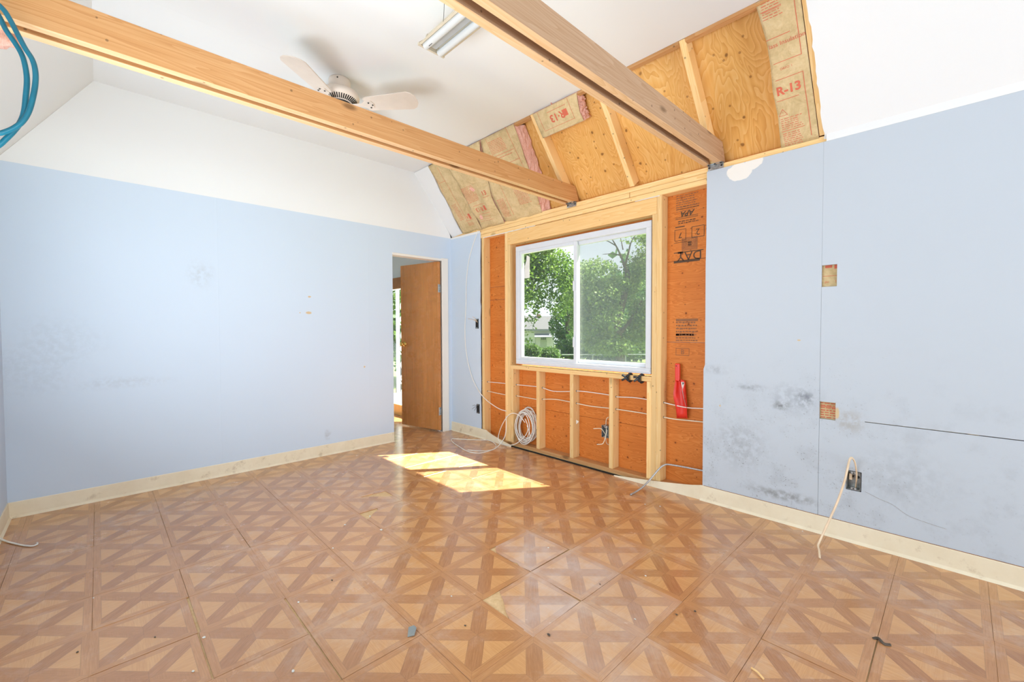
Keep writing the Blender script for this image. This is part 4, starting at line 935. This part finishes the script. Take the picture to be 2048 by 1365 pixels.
# ------------------------------------------------------------------ electrical boxes
def ebox(label, x, z, yf, w=.056, h=.095, d=.05, m='box_steel', face=-1):
    e = empty('electrical_box', (x, yf, z-h/2)); tag(e, label, 'electrical box', 'metal wall boxes')
    b = MB(); t = .0016
    b.box((x-w/2, yf+d-t, z-h/2), (x+w/2, yf+d, z+h/2)); b.box((x-w/2, yf, z-h/2), (x-w/2+t, yf+d, z+h/2)); b.box((x+w/2-t, yf, z-h/2), (x+w/2, yf+d, z+h/2))
    b.box((x-w/2, yf, z+h/2-t), (x+w/2, yf+d, z+h/2)); b.box((x-w/2, yf, z-h/2), (x+w/2, yf+d, z-h/2+t)); b.build('shell', MAT[m], e)
    for s_ in (-1, 1):
        ear = MB().box((x-.012, yf-.001, z+s_*(h/2-.007)-.006), (x+.012, yf+.0006, z+s_*(h/2-.007)+.006), .0004).build('ear', MAT['galvanized'], e)
        MB().cyl((x, yf-.0012, z+s_*(h/2-.007)), (x, yf-.003, z+s_*(h/2-.007)), .0035, 10).build('screw', MAT['dark_metal'], ear)
        MB().cyl((x+s_*.013, yf+d-t-.001, z+.012), (x+s_*.013, yf+d-t-.0002, z+.012), .008, 12).build('knockout', MAT['dark_metal'], e)
    return e
bx = ebox('metal box in the right blue wall with a long tan cable', bxq.x+.002, bxq.z+.002, .001, .060, .100)
MB().box((bxq.x-.02, .018, bxq.z+.0), (bxq.x-.006, .026, bxq.z+.035), .002).build('clamp', MAT['cable_tan'], bx)
q1 = pix(1210, 863, 1, .03); e2 = ebox('metal box with cut cables on the stud below the window', 2.094, q1.z, .016, .068, .098, .05)
def wire(e, pts, r, m, flat=1.0): MB().tube(smooth_path(pts, 6), r, 7, flat).build('wire', MAT[m], e, smooth=True)
wire(e2, [pix(1217, 835, 1, .05), pix(1213, 839, 1, .05), pix(1212, 850, 1, .045), pix(1213, 862, 1, .018), pix(1211, 874, 1, .006), pix(1207, 886, 1, .002), pix(1203, 889, 1, .0), pix(1194, 889.5, 1, -.002)], .0035, 'cable_cream')
wire(e2, [pix(1211, 870, 1, .04), pix(1206, 862, 1, .02), pix(1202, 858, 1, .008), pix(1196, 857.5, 1, .0), pix(1187, 858, 1, -.006)], .0032, 'cable_cream')
wire(e2, [pix(1212, 872, 1, .03), pix(1212, 882, 1, .03), pix(1214, 888, 1, .04), pix(1219, 890.5, 1, .05)], .003, 'cable_cream')
MB().box((2.087, .014, q1.z+.030), (2.113, .03, q1.z+.05), .003).build('clamp', MAT['galvanized'], e2)
q2 = pix(955, 648, 1, 0); e3 = ebox('small dark box high on the narrow blue drywall beside the corner', q2.x, q2.z, -.010, .040, .105, .0095, 'dark_metal')
for k, a in enumerate(((948,640),(945,634),(936,638))): wire(e3, [pix(955, 645, 1, -.004), pix((955+a[0])/2, (645+a[1])/2-2, 1, -.02), pix(a[0], a[1], 1, -.035)], .0022, 'cable_tan')
q3 = pix(957, 818, 1, 0); e4 = ebox('small dark box with stripped wires low on the narrow blue drywall', q3.x, q3.z, -.010, .040, .10, .0095, 'dark_metal')
for k, a in enumerate(((945,812),(944,819),(949,822))): wire(e4, [pix(956, 816, 1, -.004), pix((956+a[0])/2, (816+a[1])/2-3, 1, -.025), pix(a[0], a[1], 1, -.04)], .0016, 'dark_metal')
# long flat cable hanging from the right box
tc_ = [pix(1711, 976, 1, .03), pix(1713, 960, 1, .012), pix(1713, 945, 1, -.008), pix(1710.5, 928, 1, -.035), pix(1706.5, 919, 1, -.055), pix(1702.5, 916.5, 1, -.07), pix(1699, 921, 1, -.085), pix(1695, 938, 1, -.10), pix(1690, 960, 1, -.12), pix(1682, 985, 1, -.14), pix(1673, 1009, 1, -.165), pix(1660, 1038, 1, -.20), pix(1648, 1064, 1, -.235), pix(1639, 1084, 1, -.27), pix(1636, 1092, 1, -.285), pix(1638, 1102, 1, -.305), pix(1639.5, 1117, 2, .007)]
cable('electrical_cable', 'tan flat cable arching out of the right wall box to the floor', tc_, .0062, 'cable_tan', n=10, flat=.62)

# ------------------------------------------------------------------ red scoop on the plywood
sp = empty('scoop', (2.75, .07, .52)); tag(sp, 'red plastic feed scoop hanging on the plywood right of the window', 'scoop')
def sc_pt(px, py, d): return pix(px, py, 1, d)
# trough: sections from neck to lip, a U open towards the room
secs = []
rows = [(760.5, 1351.2, 1359.5, .050, .020), (766, 1350, 1361.5, .046, .030), (775, 1348.3, 1364, .038, .040), (786, 1346.5, 1367, .032, .046), (797, 1347, 1370.5, .034, .044), (808, 1350, 1372.5, .042, .036), (818, 1351.8, 1373.5, .052, .026), (828, 1352.8, 1374, .060, .018), (837, 1353.5, 1374.6, .066, .012)]
sv = []; sf_ = []; ns = 9
for py, xa, xb, yf, dep in rows:
    A = sc_pt(xa, py, yf); B = sc_pt(xb, py+1.0, yf)
    for k in range(ns):
        t = k/(ns-1); bulge = math.sin(math.pi*t)**.55
        sv.append(A.lerp(B, t)+Vector((0, dep*bulge, 0)))
nrow = len(rows); N_ = len(sv)
sv += [p_+Vector((0, .0022, 0)) for p_ in sv]
for i in range(nrow-1):
    for k in range(ns-1):
        a = i*ns+k; sf_.append((a, a+1, a+ns+1, a+ns)); sf_.append((N_+a, N_+a+ns, N_+a+ns+1, N_+a+1))
rg = [k for k in range(ns)]+[i*ns+ns-1 for i in range(1, nrow)]+[(nrow-1)*ns+k for k in range(ns-2, -1, -1)]+[i*ns for i in range(nrow-2, 0, -1)]
for q in range(len(rg)): a, b = rg[q], rg[(q+1) % len(rg)]; sf_.append((a, N_+a, N_+b, b))
m = MB(); m.v = sv; m.f = sf_; m.build('trough', MAT['red_plastic'], sp, smooth=True)
A = sc_pt(1355.3, 761, .06); B = sc_pt(1355.3, 729, .06)
hd = MB().obox((A+B)/2, Vector((.0165, 0, 0)), Vector((0, .012, 0)), (B-A)/2+Vector((0,0,.006)), .005).build('handle', MAT['red_plastic'], sp)
MB().cyl((B.x-.004, .0478, B.z-.012), (B.x-.004, .0475, B.z-.012), .004, 10).build('hang_hole', MAT['black_gap'], hd)
sh = MB().prism([sc_pt(1361, 760, .046), sc_pt(1368.5, 762.5, .058), sc_pt(1372.3, 815, .05), sc_pt(1369, 800, .036), sc_pt(1364.5, 776, .040)], (0, .02, 0)).build('side_wall', MAT['red_plastic'], sp)
MB().prism([sc_pt(1362.3, 764.5, .044), sc_pt(1368.2, 764.5, .0555), sc_pt(1372, 814, .0475), sc_pt(1367, 797, .0365), sc_pt(1364, 782, .0385)], (0, -.0012, 0)).build('label', MAT['paper_label'], sp)
MB().prism([sc_pt(1365, 765.5, .047), sc_pt(1367.6, 765.8, .0535), sc_pt(1367.8, 770, .0535), sc_pt(1365.3, 770, .047)], (0, -.002, 0)).build('barcode', MAT['dark_metal'], sp)

# ------------------------------------------------------------------ spring clamps on the sill
def clamp(px, label, rot):
    c = pix(px, 752.5, 1, YF-.012); e = empty('spring_clamp', (c.x, c.y, SILL-.05)); tag(e, label, 'clamp', 'spring clamps on the window sill')
    BP = MAT['black_plastic']; zt, zbm = SILL+.004, SILL-.042; zm = (zt+zbm)/2; x = c.x; yy = YF-.022; q_ = .62
    # jaws bite the sill from above and below, handles fan out to the left
    MB().tube(smooth_path([(x+(+.030)*q_, YF+.02, zt+.001), (x+(+.020)*q_, YF-.006, zt+.006), (x+(+.004)*q_, yy, zm+.006), (x+(-.020)*q_, yy-.020, zm-.012), (x+(-.045+rot*.01)*q_, yy-.030, zm-.020)], 5), .0066, 8, 1.4).build('arm', BP, e)
    MB().tube(smooth_path([(x+(+.030)*q_, YF+.02, zbm-.002), (x+(+.022)*q_, YF-.006, zbm-.006), (x+(+.006)*q_, yy, zm-.006), (x+(-.016)*q_, yy-.020, zm+.012), (x+(-.040)*q_, yy-.030, zm+.022-rot*.010)], 5), .0066, 8, 1.4).build('arm', BP, e)
    MB().prism([(x+(-.006)*q_, yy-.008, zm-.014), (x+(+.014)*q_, yy-.008, zbm-.004), (x+(+.034)*q_, yy-.008, zbm-.002), (x+(+.026)*q_, yy-.008, zm), (x+(+.034)*q_, yy-.008, zt), (x+(+.014)*q_, yy-.008, zt+.003), (x+(-.006)*q_, yy-.008, zm+.014)], (0, .016, 0)).build('jaw_body', BP, e)
    MB().cyl((x+(+.004)*q_, yy-.014, zm), (x+(+.004)*q_, yy+.014, zm), .009, 14).build('pivot', MAT['dark_metal'], e)
    pts = [Vector((x-.004+.008*math.cos(a*.7), yy-.012+.0012*a, zm+.008*math.sin(a*.7))) for a in range(24)]
    MB().tube(pts, .0016, 6).build('spring', MAT['galvanized'], e)
    MB().box((x+(+.018)*q_, YF-.002, zt-.001), (x+(+.042)*q_, YF+.026, zt+.006), .002).build('pad', BP, e); MB().box((x+(+.018)*q_, YF-.002, zbm-.006), (x+(+.042)*q_, YF+.026, zbm+.001), .002).build('pad', BP, e)
clamp(1255, 'black spring clamp on the window sill, left of the pair', 0); clamp(1278, 'black spring clamp on the window sill, right of the pair', 1)
q = pix(1160, 847, 1, .04)
o = MB().prism([(1.772, .05, q.z-.018), (1.792, .05, q.z-.002), (1.800, .05, q.z+.010), (1.782, .05, q.z+.018), (1.772, .05, q.z+.02)], (0, .001, 0)).build('paper_tag', MAT['sticker']); tag(o, 'small white paper tag stuck on a stud below the window', 'tag')

# ------------------------------------------------------------------ crumbs on the floor
def chip(px, py, s, m, name, label, group, lift=.0):
    q = pix(px, py, 2, 0); rr = random.Random(int(px*7+py)); n = 6
    pts = [Vector((q.x+s*rr.uniform(.6, 1.1)*math.cos(2*math.pi*k/n), q.y+s*rr.uniform(.35, .8)*math.sin(2*math.pi*k/n), .0012+lift+rr.uniform(0, s*.12))) for k in range(n)]
    o = MB().prism(pts, (0, 0, .0018)).build(name, MAT[m]); return tag(o, label, 'debris', group)
for k, (x, y, s) in enumerate([(666,1098,.007),(690,1051,.008),(740,1034,.008),(762,1061,.012),(408,1277,.008),(597,1206,.007),(586,1344,.008),(386,1345,.006),(187,1198,.004),(903,1194,.005),(1291,1153,.006),(1270,1240,.005),(1097,1097,.006),(1290,1010,.006),(1320,1014,.007),(1167,955,.006),(1250,966,.004),(601,955,.004),(1605,1064,.005),(1850,1126,.006)]):
    chip(x, y, s, 'sticker', 'paint_chip', 'small white paint or plaster crumb on the tile floor', 'white crumbs on the floor')
for (x, y, s) in [(930,1253,.006),(664,1162,.006),(1098,1272,.010),(1390,1224,.006),(155,1306,.006),(310,1276,.005),(1353,1231,.006),(1200,1170,.004)]:
    chip(x, y, s, 'bark', 'dirt_crumb', 'small dark crumb of dirt on the tile floor', 'dark crumbs on the floor')
q = pix(822, 1268, 2, 0)
o = MB().prism([fx(815,1276)+(.001,), fx(817,1258)+(.004,), fx(828,1257)+(.010,), fx(833,1263)+(.012,), fx(829,1274)+(.004,)], (0,0,.0018)).build('felt_scrap', MAT['fence_grey']); tag(o, 'dark grey scrap lying where two floor tiles meet', 'debris')
q = pix(1763, 1288, 2, 0); o = MB().tube(smooth_path([(q.x-.025, q.y, .005), (q.x-.01, q.y+.008, .010), (q.x+.008, q.y-.006, .006), (q.x+.025, q.y+.004, .006)]), .005, 6).build('bark_scrap', MAT['bark']); tag(o, 'brown curled splinter lying on the floor at the lower right', 'debris')
q = pix(1515, 1350, 2, 0); o = MB().tube(smooth_path([(q.x-.022, q.y+.01, .004), (q.x, q.y, .008), (q.x+.022, q.y-.012, .004)]), .0035, 6).build('wood_shaving', MAT['pine_x']); tag(o, 'pale wood shaving on the floor at the bottom edge', 'debris')
# small hook in the sloped ceiling at the right
q = pix(1967, 48, 2, ZC-.2); hq = pixs(1967, 48, .02)
o = MB().lathe(hq, [(.006, 0), (.006, .003), (.003, .004), (.003, .012), (.0055, .014), (.0055, .018)], 12, NS).build('ceiling_screw', MAT['galvanized']); tag(o, 'small metal screw in the white sloped ceiling at the right', 'screw')

# ------------------------------------------------------------------ outdoors
def gz(D): return -.55-.022*max(0, D-4)
gr = []
v = []; f = []; NX, NY = 56, 44
for j in range(NY+1):
    y = .118+j*1.9
    for i in range(NX+1):
        x = -66+i*1.9; D_ = (Vector((x, y, 0))-CAM).dot(Vector((_f.x, _f.y, 0)))
        v.append((x, y, gz(D_)+(.05*math.sin(x*.7)*math.cos(y*.5) if j else 0)))
for j in range(NY):
    for i in range(NX): a = j*(NX+1)+i; f.append((a, a+1, a+NX+2, a+NX+1))
m = MB(); m.v = v; m.f = f
lawn = m.build('lawn', MAT['lawn'], None, smooth=True); tag(lawn, 'sunlit sloping lawn outside', kind='structure')
def leaves(rng, blobs, n, size, parent, m, droop=.3):
    v = []; f = []
    tot = sum(b[1].x*b[1].y*b[1].z for b in blobs)
    for c, r_ in blobs:
        cnt = int(n*(r_.x*r_.y*r_.z)/tot)
        k = 0
        while k < cnt:
            d = Vector((rng.gauss(0,1), rng.gauss(0,1), rng.gauss(0,1))).normalized()*(rng.random()**.42)
            p_ = Vector((c.x+d.x*r_.x, c.y+d.y*r_.y, c.z+d.z*r_.z))
            if mnoise.noise(p_*1.15) < -.14: k += 1; continue
            s = size*rng.uniform(.6, 1.3)
            a = Vector((rng.gauss(0,1), rng.gauss(0,1), rng.gauss(0,.6)-droop)).normalized(); b = a.cross(Vector((rng.gauss(0,1), rng.gauss(0,1), rng.gauss(0,1)))).normalized()
            i = len(v); v += [p_, p_+a*s*.5+b*s*.34, p_+a*s, p_+a*s*.5-b*s*.34+Vector((0,0,s*.08))]
            f.append((i, i+1, i+2, i+3)); k += 1
    o = mk('foliage', v, f, MAT[m], parent, wloc(parent)); o['kind'] = 'stuff'; return o
def tree(name, label, base, trunk, tr_r, branches, blobs, n, size, m, seed, cat='tree', group='trees outside the window'):
    e = empty(name, base); tag(e, label, cat, group); rng = random.Random(seed)
    if trunk:
        pts = smooth_path(trunk, 5); L = len(pts); MB().tube(pts, tr_r, 10, rads=[tr_r*(1-.6*i/(L-1)) for i in range(L)]).build('trunk', MAT['bark'], e, smooth=True)
    for b in branches:
        pts = smooth_path(b[0], 4); L = len(pts); MB().tube(pts, b[1], 7, rads=[b[1]*(1-.75*i/(L-1)) for i in range(L)]).build('branch', MAT['bark'], e, smooth=True)
    leaves(rng, blobs, n, size, e, m); return e
def V3(a, b, c): return Vector((a, b, c))
def blob(px, py, D, rx, rz, ry=None): return (pixd(px, py, D), V3(rx, ry or rx, rz))
def gp3(px, D): q = pixd(px, 700, D); return Vector((q.x, q.y, gz(D)))
D = 17.0
b0 = gp3(985, D)
tree('maple_tree', 'leafy bright green maple filling the left window pane', b0, [b0, pixd(988, 640, D), pixd(1005, 560, D), pixd(1020, 480, D)], .22,
     [([pixd(995, 600, D), pixd(1040, 560, D), pixd(1085, 545, D), pixd(1130, 520, D)], .07), ([pixd(1010, 540, D), pixd(1060, 500, D), pixd(1100, 470, D)], .06)],
     [blob(1095, 530, D, 1.15, .75, 1.2), blob(1120, 565, D, .85, .75), blob(1062, 525, D, 1.0, .8), blob(1075, 590, D, .75, .42), blob(1060, 640, D-.5, .45, .55), blob(1053, 675, D-.5, .32, .38), blob(1125, 615, D, .7, .45), blob(990, 560, D, 2.2, 2.0), blob(1010, 450, D, 2.4, 1.6), blob(1130, 470, D+1, .8, .35)], 60000, .115, 'leaf_maple', 11)
D = 20.0
b1 = gp3(1135, D)
tree('ivy_covered_tree', 'dark dense tree standing by the window mullion', b1, [b1, pixd(1135, 660, D), pixd(1138, 600, D)], .16, [],
     [blob(1133, 690, D, .62, .85), blob(1130, 650, D, .75, .7), blob(1140, 610, D, .8, .6), blob(1160, 680, D, .8, .9), blob(1150, 560, D, .8, .9)], 16000, .12, 'leaf_dark', 12)
D = 13.0
b2_ = gp3(1243, D)
tree('locust_tree', 'airy locust tree with bare forked top branches in the right pane', b2_, [b2_, pixd(1240, 700, D), pixd(1235, 655, D), pixd(1247, 600, D), pixd(1255, 555, D), pixd(1250, 528, D)], .15,
     [([pixd(1252, 545, D), pixd(1244, 518, D), pixd(1232, 492, D), pixd(1220, 472, D)], .045), ([pixd(1250, 530, D), pixd(1257, 505, D), pixd(1262, 485, D), pixd(1272, 468, D)], .04), ([pixd(1244, 512, D), pixd(1225, 508, D), pixd(1205, 509, D)], .025), ([pixd(1232, 492, D), pixd(1214, 482, D), pixd(1200, 480, D)], .02), ([pixd(1246, 500, D), pixd(1242, 480, D), pixd(1238, 468, D)], .02),
      ([pixd(1238, 670, D), pixd(1262, 640, D), pixd(1285, 600, D)], .07), ([pixd(1236, 660, D), pixd(1215, 620, D), pixd(1190, 590, D)], .06)],
     [blob(1190, 545, D, .75, .42), blob(1180, 600, D, .8, .6), blob(1225, 585, D, .8, .5), blob(1285, 545, D, .55, .85), blob(1262, 600, D, .75, .55), blob(1215, 640, D, .9, .55), blob(1275, 650, D, .8, .6), blob(1180, 655, D, .7, .6), blob(1245, 480, D, .42, .17), blob(1285, 480, D, .5, .35), blob(1310, 560, D, .8, 1.2), blob(1225, 690, D, 1.0, .35)], 40000, .085, 'leaf_locust', 13)
for k, (px, py, D, rx, rz, lab, mm) in enumerate([(1185, 640, 24, 1.9, 2.0, 'dark tree behind the locust, left of its trunk', 'leaf_dark'), (1270, 620, 31, 2.7, 3.2, 'dark tree behind the locust, right of its trunk', 'leaf_dark'), (1345, 620, 37, 3.4, 4.2, 'dark tree behind the locust at the far right', 'leaf_dark'), (1225, 690, 22, 2.6, .8, 'low leafy thicket under the locust tree', 'leaf_hedge')]):
    b = gp3(px, D); tree('background_tree' if k < 3 else 'thicket', lab, b, [b, pixd(px, py, D)], .18, [], [blob(px, py, D, rx, rz)], 9000, .22, mm, 20+k)
for k, (px, py, D, rx, rz, lab) in enumerate([(1062, 705, 15, .38, .32, 'round bush in front of the white house, at the left'), (1098, 708, 15.5, .40, .26, 'round bush in front of the white house, at the right')]):
    b = gp3(px, D); tree('bush', lab, b, None, 0, [], [(Vector((b.x, b.y, pixd(px, py, D).z)), V3(rx, rx, rz)), (Vector((b.x, b.y, pixd(px, py, D).z-rz*.9)), V3(rx*1.05, rx, rz))], 4200, .07, 'leaf_hedge', 30+k, 'bush', 'bushes by the white house')
# line of trees far beyond the lawn
tlr = random.Random(77); tv = []; tf = []
for px in range(1205, 2500, 38):
    D = 46+tlr.uniform(-4, 6); c = pixd(px, 640, D); rz_ = tlr.uniform(3.5, 6.5); c.z = gz(D)+rz_*.8
    for k in range(420):
        d = Vector((tlr.gauss(0,1), tlr.gauss(0,1), tlr.gauss(0,1))).normalized()*tlr.random()**.4
        p_ = c+Vector((d.x*3.0, d.y*3.0, d.z*rz_)); a = Vector((tlr.gauss(0,1), tlr.gauss(0,1), tlr.gauss(0,.7))).normalized()*.55; b = a.cross(Vector((tlr.gauss(0,1), tlr.gauss(0,1), tlr.gauss(0,1)))).normalized()*.4
        i = len(tv); tv += [p_-a, p_+b, p_+a, p_-b]; tf.append((i, i+1, i+2, i+3))
o = mk('distant_tree_line', tv, tf, MAT['leaf_dark']); tag(o, 'distant line of trees beyond the lawn', 'trees', kind='stuff')
# greenery seen past the open door
for k, (px, py, D, rx, rz, lab, mm) in enumerate([(800, 610, 11, 1.6, 1.5, 'tall tree seen past the open brown door', 'leaf_maple'), (790, 675, 9.5, .7, .55, 'bright bush seen past the open brown door', 'leaf_hedge'), (760, 600, 15, 2.5, 2.5, 'tall tree beyond the bright bush past the door', 'leaf_dark')]):
    b = gp3(px, D); b.z = -.5; tree('garden_tree' if k != 1 else 'bush', lab, b, [b, pixd(px, py, D)] if k != 1 else None, .12, [], [blob(px, py, D, rx, rz)], 4500, .14, mm, 40+k)
# small white house down the slope
D = 55.0
hp0 = pixd(1108, 712, D); ez = 1.05; ax_ = _r.copy(); ay_ = Vector((_f.x, _f.y, 0))
hs_ = empty('house', gp3(1075, D)); tag(hs_, 'small white house with grey roof and chimney down the slope', 'house')
def H(a, d, z): q = pixd(1108, 682, D); return Vector((q.x, q.y, 0))+ax_*a+ay_*d+Vector((0,0,z))
zg = gz(D)-.4; zE = pixd(1085, 660, D).z; zR = pixd(1085, 633, D).z
MB().prism([H(-9, 0, zg), H(0, 0, zg), H(0, 6, zg), H(-9, 6, zg)], (0, 0, zE-zg)).build('wall', MAT['siding'], hs_)
for k in range(12):
    z = zg+.9+k*.2
    if z < zE-.1: MB().prism([H(-9, -.03, z), H(0.03, -.03, z), H(0.03, -.0, z), H(-9, .0, z)], (0, 0, .17)).build('siding_board', MAT['siding'], hs_)
MB().prism([H(-9.2, -.4, zE-.05), H(-.1, -.4, zE-.05), H(-.1, 3, zR), H(-9.2, 3, zR)], (0, 0, .12)).build('roof', MAT['far_roof'], hs_)
MB().prism([H(-9.2, 6.4, zE-.05), H(.3, 6.4, zE-.05), H(.1, 3, zR), H(-9.2, 3, zR)], (0, 0, .12)).build('roof', MAT['far_roof'], hs_)
MB().prism([H(-9.2, -.45, zE-.16), H(.3, -.45, zE-.16), H(.3, -.35, zE-.16), H(-9.2, -.35, zE-.16)], (0,0,.18)).build('gutter', MAT['awning'], hs_)
ac = (1080-1108)/F*D; cz = pixd(1080, 634, D).z
MB().prism([H(ac-.25, 2.6, zE), H(ac+.25, 2.6, zE), H(ac+.25, 3.2, zE), H(ac-.25, 3.2, zE)], (0, 0, cz+.42-zE)).build('chimney', MAT['chimney_brick'], hs_)
da = (1087-1108)/F*D; zt_ = pixd(1087, 673, D).z; zb2 = pixd(1087, 702, D).z
dd = MB().prism([H(da-.42, -.06, zb2), H(da+.42, -.06, zb2), H(da+.42, .0, zb2), H(da-.42, .0, zb2)], (0, 0, zt_-zb2)).build('door', MAT['far_door'], hs_)
for k in range(3): MB().prism([H(da-.30+k*.21, -.09, zt_-.45), H(da-.14+k*.21, -.09, zt_-.45), H(da-.14+k*.21, -.05, zt_-.45), H(da-.30+k*.21, -.05, zt_-.45)], (0, 0, .32)).build('pane', MAT['dark_pane'], dd)
za_ = pixd(1083, 668, D).z; zc2 = pixd(1083, 674, D).z
MB().prism([H(da-1.15, -.05, za_), H(da+.95, -.05, za_), H(da+1.0, -1.0, zc2), H(da-1.2, -1.0, zc2)], (0, 0, -.08)).build('awning', MAT['awning'], hs_)
for s_ in (-1.05, .85): MB().tube([H(da+s_, -.9, zc2-.05), H(da+s_, -.06, zc2-1.0)], .03, 6).build('awning_brace', MAT['fence_grey'], hs_)
# chain link fence: posts and top rail
D = 19.0
fn = empty('fence', gp3(1118, D)); tag(fn, 'grey wire fence with a post and rail beyond the lawn', 'fence')
for px in (1119, 1185, 1251, 1317):
    b = gp3(px, D); tp = pixd(px, 700, D).z
    MB().cyl(b-Vector((0,0,.1)), Vector((b.x, b.y, tp)), .035, 10).build('post', MAT['fence_grey'], fn)
a_, b_ = pixd(1119, 710, D), pixd(1317, 710, D); b_.z = a_.z
MB().cyl(a_, b_, .02, 8).build('top_rail', MAT['fence_grey'], fn)
